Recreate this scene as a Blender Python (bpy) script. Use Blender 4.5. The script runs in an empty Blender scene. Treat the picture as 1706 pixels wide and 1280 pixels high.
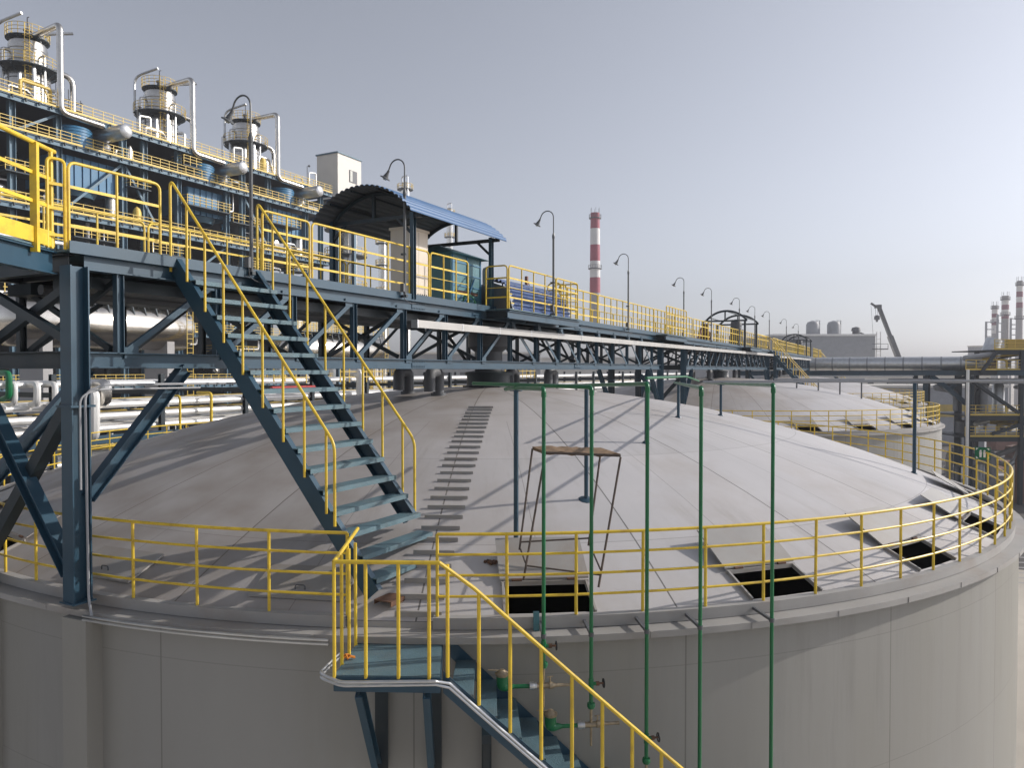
import bpy, math, random
from math import sin, cos, tan, atan2, atan, sqrt, pi, radians, degrees, hypot
from mathutils import Vector, Matrix
random.seed(7)
scene = bpy.context.scene
COL = scene.collection

# ------------------------------------------------------------------ camera, sky, sun, exposure
F_PX, TH, AL = 1230.0, radians(27.7), atan(23 / 1230.0)
CAM = Vector((11.04, -19.5, 0.0))
cam_d = bpy.data.cameras.new('camera')
cam_d.sensor_width = 36.0
cam_d.lens = F_PX / 1706.0 * 36.0
cam_d.clip_start, cam_d.clip_end = 0.1, 6000.0
cam = bpy.data.objects.new('camera', cam_d)
cam.location = CAM
cam.rotation_euler = (pi / 2 - AL, 0, TH)
COL.objects.link(cam)
scene.camera = cam

SUN_AZ, SUN_EL = radians(40), radians(27)          # azimuth counted from +X towards +Y
world = bpy.data.worlds.new('World')
scene.world = world
world.use_nodes = True
wn, wl = world.node_tree.nodes, world.node_tree.links
sky = wn.new('ShaderNodeTexSky')
sky.sky_type = 'NISHITA'
sky.sun_disc = False
sky.sun_elevation = SUN_EL
sky.sun_rotation = pi / 2 - SUN_AZ
sky.altitude = 0
sky.air_density, sky.dust_density, sky.ozone_density = 1.0, 2.0, 1.5
hsv = wn.new('ShaderNodeHueSaturation')
hsv.inputs['Saturation'].default_value = 0.25
tint = wn.new('ShaderNodeMix'); tint.data_type = 'RGBA'; tint.blend_type = 'MULTIPLY'
tint.inputs['Factor'].default_value = 1.0
tint.inputs['B'].default_value = (0.95, 0.975, 1.06, 1)
bg = wn['Background']
gam = wn.new('ShaderNodeGamma'); gam.inputs['Gamma'].default_value = 1.03
wl.new(sky.outputs[0], gam.inputs['Color']); wl.new(gam.outputs[0], hsv.inputs['Color'])
wl.new(hsv.outputs[0], tint.inputs['A'])
wl.new(tint.outputs['Result'], bg.inputs['Color'])
bg.inputs['Strength'].default_value = 0.132
sun_d = bpy.data.lights.new('sun', 'SUN')
sun_d.energy = 3.9
sun_d.angle = radians(0.6)
sun_d.color = (1.0, 0.935, 0.85)
sun = bpy.data.objects.new('sun', sun_d)
S = Vector((cos(SUN_EL) * cos(SUN_AZ), cos(SUN_EL) * sin(SUN_AZ), sin(SUN_EL)))
sun.rotation_euler = S.to_track_quat('Z', 'Y').to_euler()
sun.location = (40, 40, 60)
COL.objects.link(sun)
vs = scene.view_settings
vs.view_transform = 'Standard'; vs.look = 'None'; vs.exposure = 0.0; vs.gamma = 1.0

# ------------------------------------------------------------------ where a direction meets a plane (heights: 0 = eye level)
GZ = -15.2
FV = Vector((-sin(TH) * cos(AL), cos(TH) * cos(AL), -sin(AL)))
RV = Vector((cos(TH), sin(TH), 0))
UV = Vector((-sin(TH) * sin(AL), cos(TH) * sin(AL), cos(AL)))
def ray(u, v): return FV + RV * ((u - 853) / F_PX) + UV * ((640 - v) / F_PX)
def at(u, v, d): return CAM + ray(u, v) * d
def onX(u, v, x): k = ray(u, v); return CAM + k * ((x - CAM.x) / k.x)
def onY(u, v, y): k = ray(u, v); return CAM + k * ((y - CAM.y) / k.y)
def onZ(u, v, z): k = ray(u, v); return CAM + k * ((z - CAM.z) / k.z)
def pr(p):
    q = Vector(p) - CAM; d = q.dot(FV)
    return 853 + F_PX * q.dot(RV) / d, 640 - F_PX * q.dot(UV) / d
def zat(x, y, v):
    q = Vector((x, y, 0)) - CAM; d0 = q.dot(FV)
    lo, hi = -20.0, 60.0
    for _ in range(50):
        m = (lo + hi) / 2
        if pr((x, y, m))[1] > v: lo = m
        else: hi = m
    return lo
RT, ZR, HD = 13.2, -3.2, 2.7                          # tank radius, rim level, rise of the dome
RSPH = (RT * RT + HD * HD) / (2 * HD)
def dz(r): return ZR + HD - RSPH + sqrt(RSPH * RSPH - r * r)
def dome(u, v):
    k = ray(u, v).normalized(); o = CAM - Vector((0, 0, ZR + HD - RSPH))
    b = o.dot(k); disc = b * b - (o.dot(o) - RSPH * RSPH)
    return CAM + k * (-b - sqrt(max(disc, 0)))

# ------------------------------------------------------------------ materials
MATS = {}
def mat(name, col, rough=0.5, metal=0.0, var=0.12, scale=1.5, dirt=None, dirt_amt=0.0, dirt_scale=0.6, bump=0.0, bscale=30, rvar=0.12, streak=False):
    m = bpy.data.materials.new(name); m.use_nodes = True
    n, l = m.node_tree.nodes, m.node_tree.links
    b = n['Principled BSDF']
    b.inputs['Roughness'].default_value = rough
    b.inputs['Metallic'].default_value = metal
    geo = n.new('ShaderNodeNewGeometry')
    src = geo.outputs['Position']
    if streak:
        mp = n.new('ShaderNodeMapping'); mp.inputs['Scale'].default_value = (1, 1, 0.12)
        l.new(src, mp.inputs['Vector']); src = mp.outputs[0]
    t = n.new('ShaderNodeTexNoise'); t.inputs['Scale'].default_value = scale; t.inputs['Detail'].default_value = 6
    l.new(src, t.inputs['Vector'])
    mr = n.new('ShaderNodeMapRange'); mr.inputs[1].default_value = 0.25; mr.inputs[2].default_value = 0.75
    mr.inputs[3].default_value = 1 - var; mr.inputs[4].default_value = 1 + var
    l.new(t.outputs['Fac'], mr.inputs[0])
    mx = n.new('ShaderNodeMix'); mx.data_type = 'RGBA'; mx.blend_type = 'MULTIPLY'; mx.inputs['Factor'].default_value = 1
    mx.inputs['A'].default_value = (*col, 1)
    l.new(mr.outputs[0], mx.inputs['B'])
    out = mx.outputs['Result']
    if dirt:
        t2 = n.new('ShaderNodeTexNoise'); t2.inputs['Scale'].default_value = dirt_scale; t2.inputs['Detail'].default_value = 8; t2.inputs['Roughness'].default_value = 0.65
        l.new(src, t2.inputs['Vector'])
        r2 = n.new('ShaderNodeMapRange'); r2.inputs[1].default_value = 0.48; r2.inputs[2].default_value = 0.72
        r2.inputs[3].default_value = 0; r2.inputs[4].default_value = dirt_amt
        l.new(t2.outputs['Fac'], r2.inputs[0])
        m2 = n.new('ShaderNodeMix'); m2.data_type = 'RGBA'
        m2.inputs['B'].default_value = (*dirt, 1)
        l.new(r2.outputs[0], m2.inputs['Factor']); l.new(out, m2.inputs['A'])
        out = m2.outputs['Result']
    l.new(out, b.inputs['Base Color'])
    rr = n.new('ShaderNodeMapRange'); rr.inputs[3].default_value = max(0.05, rough - rvar); rr.inputs[4].default_value = min(1, rough + rvar)
    l.new(t.outputs['Fac'], rr.inputs[0]); l.new(rr.outputs[0], b.inputs['Roughness'])
    if bump:
        t3 = n.new('ShaderNodeTexNoise'); t3.inputs['Scale'].default_value = bscale
        l.new(geo.outputs['Position'], t3.inputs['Vector'])
        bp = n.new('ShaderNodeBump'); bp.inputs['Strength'].default_value = bump; bp.inputs['Distance'].default_value = 0.01
        l.new(t3.outputs['Fac'], bp.inputs['Height']); l.new(bp.outputs[0], b.inputs['Normal'])
    MATS[name] = m
    return m
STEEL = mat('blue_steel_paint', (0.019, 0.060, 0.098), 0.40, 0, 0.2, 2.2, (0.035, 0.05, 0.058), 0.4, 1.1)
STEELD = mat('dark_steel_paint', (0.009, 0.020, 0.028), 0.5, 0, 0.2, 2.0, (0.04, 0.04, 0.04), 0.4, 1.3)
PLANT = mat('plant_frame_paint', (0.075, 0.15, 0.21), 0.5, 0, 0.15, 0.5)
PLANTD = mat('plant_dark_deck', (0.025, 0.04, 0.05), 0.6, 0, 0.25, 0.7)
YEL = mat('yellow_rail_paint', (0.70, 0.49, 0.040), 0.40, 0, 0.14, 3.0, (0.34, 0.19, 0.05), 0.55, 5.0)
YELF = mat('yellow_rail_paint_faded', (0.66, 0.47, 0.10), 0.5, 0, 0.12, 1.0)
MIRR = mat('polished_cladding', (0.64, 0.60, 0.54), 0.22, 1.0, 0.16, 1.0, rvar=0.05)
GALV = mat('galvanised_steel', (0.62, 0.63, 0.64), 0.38, 0.85, 0.12, 3.0, (0.35, 0.34, 0.32), 0.3, 2.0)
ALU = mat('aluminium_cladding', (0.66, 0.63, 0.58), 0.24, 1.0, 0.14, 1.2, rvar=0.10)
CLAD = mat('bright_pipe_cladding', (0.74, 0.73, 0.71), 0.42, 0.35, 0.10, 0.8, (0.45, 0.42, 0.38), 0.35, 0.5)
GREEN = mat('green_pipe_paint', (0.006, 0.135, 0.048), 0.33, 0, 0.15, 4.0, (0.02, 0.06, 0.03), 0.3, 3.0)
BRASS = mat('weathered_brass', (0.32, 0.26, 0.18), 0.45, 0.6, 0.3, 20.0)
RODM = mat('weathered_rod', (0.085, 0.065, 0.055), 0.7, 0.2, 0.3, 9.0)
NAVY = mat('navy_sheet_paint', (0.035, 0.075, 0.20), 0.4, 0, 0.1, 2.0)
TRAY = mat('tray_cover', (0.41, 0.40, 0.385), 0.5, 0.3, 0.12, 1.5, (0.3, 0.28, 0.25), 0.4, 1.5)
BLUES = mat('blue_sheet_paint', (0.042, 0.115, 0.25), 0.42, 0, 0.08, 1.5)
BLUEV = mat('blue_vessel_paint', (0.035, 0.16, 0.30), 0.5, 0, 0.12, 0.8)
TEAL = mat('teal_panel_paint', (0.06, 0.17, 0.20), 0.45, 0, 0.12, 2.0)
BEIGE = mat('beige_cabinet_paint', (0.66, 0.58, 0.49), 0.5, 0, 0.05, 2.0, (0.45, 0.40, 0.33), 0.25, 1.5)
CREAM = mat('cream_cladding', (0.66, 0.63, 0.58), 0.6, 0, 0.05, 0.6)
BLACK = mat('black_rubber', (0.012, 0.012, 0.013), 0.6, 0, 0.2, 6.0)
VOIDM = mat('void_black', (0.004, 0.004, 0.004), 0.9, 0, 0.2, 6.0)  # flat black standing in for the darkness inside openings
WALLP = mat('pilaster_paint', (0.275, 0.267, 0.245), 0.55, 0, 0.1, 0.8, (0.15, 0.14, 0.11), 0.5, 0.7, streak=True)
RUST = mat('rusty_steel', (0.12, 0.060, 0.035), 0.8, 0, 0.35, 9.0, (0.05, 0.03, 0.02), 0.6, 6.0)
WOODP = mat('weathered_plank', (0.20, 0.13, 0.075), 0.85, 0, 0.35, 12.0, (0.05, 0.03, 0.02), 0.5, 9.0, bump=0.5)
GREYP = mat('grey_paint', (0.30, 0.31, 0.33), 0.55, 0, 0.1, 1.0)
GREYD = mat('dark_grey_paint', (0.09, 0.095, 0.105), 0.55, 0, 0.15, 1.0)
LAMPM = mat('lamp_grey_paint', (0.10, 0.105, 0.11), 0.42, 0.2, 0.15, 5.0)
GLASSM = mat('lamp_glass', (0.55, 0.55, 0.5), 0.15, 0, 0.05, 5.0)
WHITE = mat('white_paint', (0.78, 0.77, 0.75), 0.5, 0, 0.05, 1.0)
REDP = mat('chimney_red_paint', (0.33, 0.06, 0.09), 0.6, 0, 0.1, 0.3)
REDF = mat('hazed_red_paint', (0.24, 0.095, 0.125), 0.65, 0, 0.1, 0.3)  # red greyed towards lilac, distance haze put into the colour
CHIMW = mat('chimney_white_paint', (0.70, 0.68, 0.66), 0.6, 0, 0.07, 0.3)
CHIMG = mat('chimney_concrete', (0.36, 0.35, 0.35), 0.75, 0, 0.08, 0.3)
SIGNG = mat('sign_green', (0.004, 0.13, 0.06), 0.4, 0, 0.05, 3.0)
REDV = mat('red_pipe_paint', (0.35, 0.02, 0.02), 0.45, 0, 0.1, 3.0)
BRICK = mat('reddish_brown_paint', (0.22, 0.11, 0.08), 0.75, 0, 0.3, 0.8)
OCHRE = mat('ochre_panel_paint', (0.50, 0.36, 0.08), 0.6, 0, 0.15, 0.5)
GRATE = mat('grating_steel_paint', (0.085, 0.150, 0.180), 0.55, 0, 0.2, 3.0, (0.12, 0.13, 0.13), 0.45, 2.5, bump=0.8, bscale=60)
GROUND = mat('yard_concrete', (0.47, 0.43, 0.37), 0.85, 0, 0.15, 0.15, (0.25, 0.22, 0.19), 0.6, 0.05)
DARKYARD = mat('asphalt', (0.075, 0.07, 0.068), 0.9, 0, 0.25, 0.3)
STRAP = mat('orange_rag_cloth', (0.50, 0.17, 0.02), 0.9, 0, 0.2, 8.0)

def tank_material(name, col, dirt, seams):
    """painted plate: radial seams on the roof every 15 degrees, or plate joints on the wall; object space, tank centre = origin"""
    m = mat(name, col, 0.55, 0, 0.07, 0.55, dirt, 0.75, 0.22, bump=0.06, bscale=2.0, streak=(seams == 'wall'))
    n, l = m.node_tree.nodes, m.node_tree.links
    b = n['Principled BSDF']
    prev = b.inputs['Base Color'].links[0].from_socket
    tc = n.new('ShaderNodeTexCoord'); sp = n.new('ShaderNodeSeparateXYZ'); l.new(tc.outputs['Object'], sp.inputs[0])
    def M(op, a, b2=None):
        q = n.new('ShaderNodeMath'); q.operation = op
        for i, x in enumerate((a, b2)):
            if x is None: continue
            if isinstance(x, (int, float)): q.inputs[i].default_value = x
            else: l.new(x, q.inputs[i])
        return q.outputs[0]
    ang = M('ARCTAN2', sp.outputs['Y'], sp.outputs['X'])
    step = radians(15)
    f = M('FRACT', M('DIVIDE', M('ADD', ang, radians(64.5 + 720)), step))
    d = M('MULTIPLY', M('SUBTRACT', 0.5, M('ABSOLUTE', M('SUBTRACT', f, 0.5))), step)
    r = M('SQRT', M('ADD', M('MULTIPLY', sp.outputs['X'], sp.outputs['X']), M('MULTIPLY', sp.outputs['Y'], sp.outputs['Y'])))
    line = M('LESS_THAN', M('MULTIPLY', d, r), 0.012 if seams == 'roof' else 0.010)
    if seams == 'roof':
        f2 = M('FRACT', M('DIVIDE', r, 2.9)); ring = M('LESS_THAN', f2, 0.004)
        # plate halves: a faint joint half way through each sector in the outer part
        fh = M('FRACT', M('DIVIDE', M('ADD', ang, radians(64.5 + 720 + 7.5)), step))
        dh = M('MULTIPLY', M('SUBTRACT', 0.5, M('ABSOLUTE', M('SUBTRACT', fh, 0.5))), step)
        half = M('MULTIPLY', M('LESS_THAN', M('MULTIPLY', dh, r), 0.006), M('GREATER_THAN', r, 6.4))
        faint = M('MULTIPLY', M('MAXIMUM', ring, half), 0.5)
    else:
        f2 = M('FRACT', M('DIVIDE', sp.outputs['Z'], 1.9)); faint = M('MULTIPLY', M('LESS_THAN', f2, 0.006), 0.25)
        line = M('MULTIPLY', line, 0.6)
    k = M('MAXIMUM', M('MULTIPLY', line, 0.8), faint)
    mx = n.new('ShaderNodeMix'); mx.data_type = 'RGBA'; mx.inputs['B'].default_value = (0.06, 0.055, 0.05, 1)
    l.new(k, mx.inputs['Factor']); l.new(prev, mx.inputs['A'])
    out = mx.outputs['Result']
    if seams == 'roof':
        # rust-brown grime round the hub; on the walkway side it also paints in shading
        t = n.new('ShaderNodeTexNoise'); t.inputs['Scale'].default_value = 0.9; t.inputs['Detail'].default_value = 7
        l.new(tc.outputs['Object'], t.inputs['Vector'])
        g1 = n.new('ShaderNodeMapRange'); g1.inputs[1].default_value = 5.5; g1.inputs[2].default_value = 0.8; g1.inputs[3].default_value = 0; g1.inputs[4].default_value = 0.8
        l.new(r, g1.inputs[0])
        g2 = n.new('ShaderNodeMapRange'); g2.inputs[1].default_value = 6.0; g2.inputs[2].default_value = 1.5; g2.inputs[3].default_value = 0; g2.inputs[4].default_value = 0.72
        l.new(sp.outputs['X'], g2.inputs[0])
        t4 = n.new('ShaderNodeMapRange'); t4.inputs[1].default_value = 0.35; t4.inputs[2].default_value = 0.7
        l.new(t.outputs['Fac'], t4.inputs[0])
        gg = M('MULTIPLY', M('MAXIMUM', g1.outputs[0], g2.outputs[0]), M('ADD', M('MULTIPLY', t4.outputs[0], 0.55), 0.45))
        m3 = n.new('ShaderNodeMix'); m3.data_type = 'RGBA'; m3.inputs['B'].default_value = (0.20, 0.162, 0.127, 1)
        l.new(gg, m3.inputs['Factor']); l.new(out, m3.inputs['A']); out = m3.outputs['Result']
    # streaks: radial run-off stains on the roof, vertical drips on the wall
    cb = n.new('ShaderNodeCombineXYZ')
    l.new(M('MULTIPLY', ang, 26.0 if seams == 'roof' else 34.0), cb.inputs[0])
    l.new(M('MULTIPLY', r if seams == 'roof' else sp.outputs['Z'], 0.30 if seams == 'roof' else 0.16), cb.inputs[1])
    tn_ = n.new('ShaderNodeTexNoise'); tn_.inputs['Scale'].default_value = 1.3; tn_.inputs['Detail'].default_value = 7; tn_.inputs['Roughness'].default_value = 0.7
    l.new(cb.outputs[0], tn_.inputs['Vector'])
    sr = n.new('ShaderNodeMapRange'); sr.inputs[1].default_value = 0.50; sr.inputs[2].default_value = 0.80; sr.inputs[3].default_value = 0; sr.inputs[4].default_value = 0.55 if seams == 'roof' else 0.42
    l.new(tn_.outputs['Fac'], sr.inputs[0])
    tb = n.new('ShaderNodeTexNoise'); tb.inputs['Scale'].default_value = 0.35; tb.inputs['Detail'].default_value = 3
    l.new(tc.outputs['Object'], tb.inputs['Vector'])
    bl = n.new('ShaderNodeMapRange'); bl.inputs[1].default_value = 0.4; bl.inputs[2].default_value = 0.62
    l.new(tb.outputs['Fac'], bl.inputs[0])
    m5 = n.new('ShaderNodeMix'); m5.data_type = 'RGBA'; m5.inputs['B'].default_value = (0.21, 0.185, 0.16, 1) if seams == 'roof' else (0.115, 0.11, 0.10, 1)
    l.new(M('MULTIPLY', sr.outputs[0], bl.outputs[0]), m5.inputs['Factor']); l.new(out, m5.inputs['A']); out = m5.outputs['Result']
    # plate to plate tone change
    fl = M('FLOOR', M('DIVIDE', M('ADD', ang, radians(64.5 + 720)), step)); fr = M('FLOOR', M('DIVIDE', r if seams == 'roof' else sp.outputs['Z'], 2.9 if seams == 'roof' else 1.9))
    wnz = n.new('ShaderNodeTexWhiteNoise'); wnz.noise_dimensions = '2D'; cv = n.new('ShaderNodeCombineXYZ'); l.new(fl, cv.inputs[0]); l.new(fr, cv.inputs[1]); l.new(cv.outputs[0], wnz.inputs['Vector'])
    pt_ = n.new('ShaderNodeMapRange'); pt_.inputs[3].default_value = 0.95 if seams == 'roof' else 0.985; pt_.inputs[4].default_value = 1.05 if seams == 'roof' else 1.015; l.new(wnz.outputs['Value'], pt_.inputs[0])
    m6 = n.new('ShaderNodeMix'); m6.data_type = 'RGBA'; m6.blend_type = 'MULTIPLY'; m6.inputs['Factor'].default_value = 1
    l.new(out, m6.inputs['A']); l.new(pt_.outputs[0], m6.inputs['B']); out = m6.outputs['Result']
    l.new(out, b.inputs['Base Color'])
    return m
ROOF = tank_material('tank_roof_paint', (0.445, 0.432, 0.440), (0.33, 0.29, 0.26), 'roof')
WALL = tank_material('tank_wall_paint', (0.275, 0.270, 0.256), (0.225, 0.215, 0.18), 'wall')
CURB = mat('tank_rim_paint', (0.31, 0.30, 0.29), 0.55, 0, 0.12, 1.2, (0.25, 0.20, 0.16), 0.6, 1.0)

# ------------------------------------------------------------------ mesh builder
LOC = {}
def V(*a): return Vector(a)
class MB:
    def __init__(s): s.v = []; s.f = []
    def quad(s, *p):
        i = len(s.v); s.v += [Vector(q) for q in p]; s.f.append(tuple(range(i, i + len(p))))
        return s
    def frame(s, p0, p1, up):
        t = (Vector(p1) - Vector(p0)).normalized(); up = Vector(up)
        if abs(t.dot(up.normalized())) > 0.98: up = Vector((1, 0, 0)) if abs(t.x) < 0.9 else Vector((0, 1, 0))
        a = up.cross(t).normalized(); return t, a, t.cross(a).normalized()
    def bar(s, p0, p1, w, h, up=(0, 0, 1), off=(0, 0)):
        p0, p1 = Vector(p0), Vector(p1)
        t, a, b = s.frame(p0, p1, up); o = a * off[0] + b * off[1]
        i = len(s.v)
        for p in (p0, p1):
            for x, y in ((-1, -1), (1, -1), (1, 1), (-1, 1)): s.v.append(p + o + a * (x * w / 2) + b * (y * h / 2))
        s.f += [(i, i + 3, i + 2, i + 1), (i + 4, i + 5, i + 6, i + 7)]
        for k in range(4):
            j = (k + 1) % 4; s.f.append((i + k, i + j, i + 4 + j, i + 4 + k))
        return s
    def box(s, lo, hi):
        (x0, y0, z0), (x1, y1, z1) = lo, hi
        return s.bar(((x0 + x1) / 2, (y0 + y1) / 2, z0), ((x0 + x1) / 2, (y0 + y1) / 2, z1), abs(y1 - y0), abs(x1 - x0), (1, 0, 0))
    def ibeam(s, p0, p1, h=0.2, b=0.14, tf=0.018, tw=0.014, up=(0, 0, 1)):
        s.bar(p0, p1, b, tf, up, (0, h / 2 - tf / 2)); s.bar(p0, p1, b, tf, up, (0, -h / 2 + tf / 2))
        return s.bar(p0, p1, tw, h - 2 * tf, up)
    def chan(s, p0, p1, h=0.2, b=0.08, t=0.014, up=(0, 0, 1), side=1):
        side = -side
        s.bar(p0, p1, b, t, up, (side * b / 2, h / 2 - t / 2)); s.bar(p0, p1, b, t, up, (side * b / 2, -h / 2 + t / 2))
        return s.bar(p0, p1, t, h - 2 * t, up, (side * t / 2, 0))
    def tube(s, pts, r, n=8, closed=False, caps=True):
        pts = [Vector(p) for p in pts]; m = len(pts); base = len(s.v)
        rr = r if isinstance(r, (list, tuple)) else [r] * m
        pa = None
        for k, p in enumerate(pts):
            if closed: t = (pts[(k + 1) % m] - pts[k - 1])
            else: t = pts[min(k + 1, m - 1)] - pts[max(k - 1, 0)]
            t.normalize()
            if pa is None:
                up = Vector((0, 0, 1)) if abs(t.z) < 0.9 else Vector((1, 0, 0)); a = t.cross(up).normalized()
            else:
                a = pa - t * pa.dot(t)
                a = a.normalized() if a.length > 1e-5 else pa
            pa = a; b = t.cross(a)
            for q in range(n):
                an = 2 * pi * (q + 0.5) / n; s.v.append(p + a * (rr[k] * cos(an)) + b * (rr[k] * sin(an)))
        for k in range(m if closed else m - 1):
            for q in range(n):
                w = (q + 1) % n; k2 = (k + 1) % m
                s.f.append((base + k * n + q, base + k * n + w, base + k2 * n + w, base + k2 * n + q))
        if caps and not closed:
            s.f.append(tuple(base + q for q in range(n - 1, -1, -1))); s.f.append(tuple(base + (m - 1) * n + q for q in range(n)))
        return s
    def lathe(s, c, prof, n=24, a0=0.0, a1=2 * pi, axis=None, up=(0, 0, 1)):
        c = Vector(c); full = abs(a1 - a0 - 2 * pi) < 1e-4; cnt = n if full else n + 1
        ax = Vector(axis).normalized() if axis else Vector((0, 0, 1))
        x = Vector((1, 0, 0)) if not axis else ax.orthogonal().normalized(); y = ax.cross(x)
        base = len(s.v); m = len(prof)
        for k in range(cnt):
            an = a0 + (a1 - a0) * k / n; d = x * cos(an) + y * sin(an)
            for r, z in prof: s.v.append(c + d * r + ax * z)
        for k in range(n):
            k2 = (k + 1) % cnt
            for j in range(m - 1):
                if prof[j][0] < 1e-6: s.f.append((base + k * m + j, base + k2 * m + j + 1, base + k * m + j + 1))
                elif prof[j + 1][0] < 1e-6: s.f.append((base + k * m + j, base + k2 * m + j, base + k * m + j + 1))
                else: s.f.append((base + k * m + j, base + k2 * m + j, base + k2 * m + j + 1, base + k * m + j + 1))
        return s
    def plate(s, pts, t, nrm=None):
        pts = [Vector(p) for p in pts]; i = len(s.v); m = len(pts)
        nr = Vector(nrm).normalized() if nrm else (pts[1] - pts[0]).cross(pts[2] - pts[0]).normalized()
        s.v += pts + [p + nr * t for p in pts]
        s.f.append(tuple(range(i + m - 1, i - 1, -1))); s.f.append(tuple(range(i + m, i + 2 * m)))
        for k in range(m):
            j = (k + 1) % m; s.f.append((i + k, i + j, i + m + j, i + m + k))
        return s
    def build(s, name, mt, parent=None, label=None, cat=None, group=None, kind=None, origin=None, smooth=True, rot=None):
        if origin is None:
            xs = [q.x for q in s.v]; ys = [q.y for q in s.v]; zs = [q.z for q in s.v]
            origin = Vector(((min(xs) + max(xs)) / 2, (min(ys) + max(ys)) / 2, min(zs)))
        origin = Vector(origin)
        me = bpy.data.meshes.new(name)
        me.from_pydata([(q - origin)[:] for q in s.v], [], s.f)
        me.materials.append(mt)
        if smooth:
            me.shade_smooth(); me.set_sharp_from_angle(angle=radians(32))
        o = bpy.data.objects.new(name, me); COL.objects.link(o)
        if parent:
            o.parent = parent; o.location = origin - LOC[parent.name]
        else: o.location = origin
        LOC[o.name] = origin
        tag(o, label, cat, group, kind)
        return o
def tag(o, label=None, cat=None, group=None, kind=None):
    if label: o['label'] = label
    if cat: o['category'] = cat
    if group: o['group'] = group
    if kind: o['kind'] = kind
    return o
def thing(name, label, cat, loc, group=None):
    o = bpy.data.objects.new(name, None); o.empty_display_size = 0.2
    COL.objects.link(o); o.location = loc; LOC[o.name] = Vector(loc)
    return tag(o, label, cat, group)
def dup(root, loc, label=None, rot=None, group=None):
    def rec(o, par):
        c = o.copy(); COL.objects.link(c); c.parent = par
        for ch in o.children: rec(ch, c)
        return c
    r = rec(root, None); r.location = loc
    if rot is not None: r.rotation_euler = (0, 0, rot)
    if label: r['label'] = label
    if group: r['group'] = group
    LOC[r.name] = Vector(loc)
    return r
def arc(c, r, a0, a1, n, z):
    return [Vector((c[0] + r * cos(a0 + (a1 - a0) * k / n), c[1] + r * sin(a0 + (a1 - a0) * k / n), z)) for k in range(n + 1)]
def bend(p0, corner, p1, r, n=5):
    """rounded corner between two straight pipe legs"""
    p0, c, p1 = Vector(p0), Vector(corner), Vector(p1)
    d0, d1 = (p0 - c).normalized(), (p1 - c).normalized()
    a, b = c + d0 * r, c + d1 * r
    return [a * (1 - t) ** 2 + c * (2 * t * (1 - t)) + b * t * t for t in [k / n for k in range(n + 1)]]
def path(pts, r, n=5):
    out = [Vector(pts[0])]
    for k in range(1, len(pts) - 1):
        rr = min(r, (Vector(pts[k]) - Vector(pts[k - 1])).length * 0.45, (Vector(pts[k + 1]) - Vector(pts[k])).length * 0.45)
        out += bend(pts[k - 1], pts[k], pts[k + 1], rr, n)
    return out + [Vector(pts[-1])]

# ------------------------------------------------------------------ ground
MB().quad((-900, -300, GZ), (900, -300, GZ), (900, 2500, GZ), (-900, 2500, GZ)).build('ground', GROUND, kind='structure')
MB().quad((-60, -80, GZ + 0.004), (-16.5, -80, GZ + 0.004), (-16.5, 260, GZ + 0.004), (-60, 260, GZ + 0.004)).build('plant_road', DARKYARD, kind='structure')
MB().quad((15, 48, GZ + 0.004), (140, 48, GZ + 0.004), (140, 160, GZ + 0.004), (15, 160, GZ + 0.004)).build('yard', DARKYARD, kind='structure')

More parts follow.
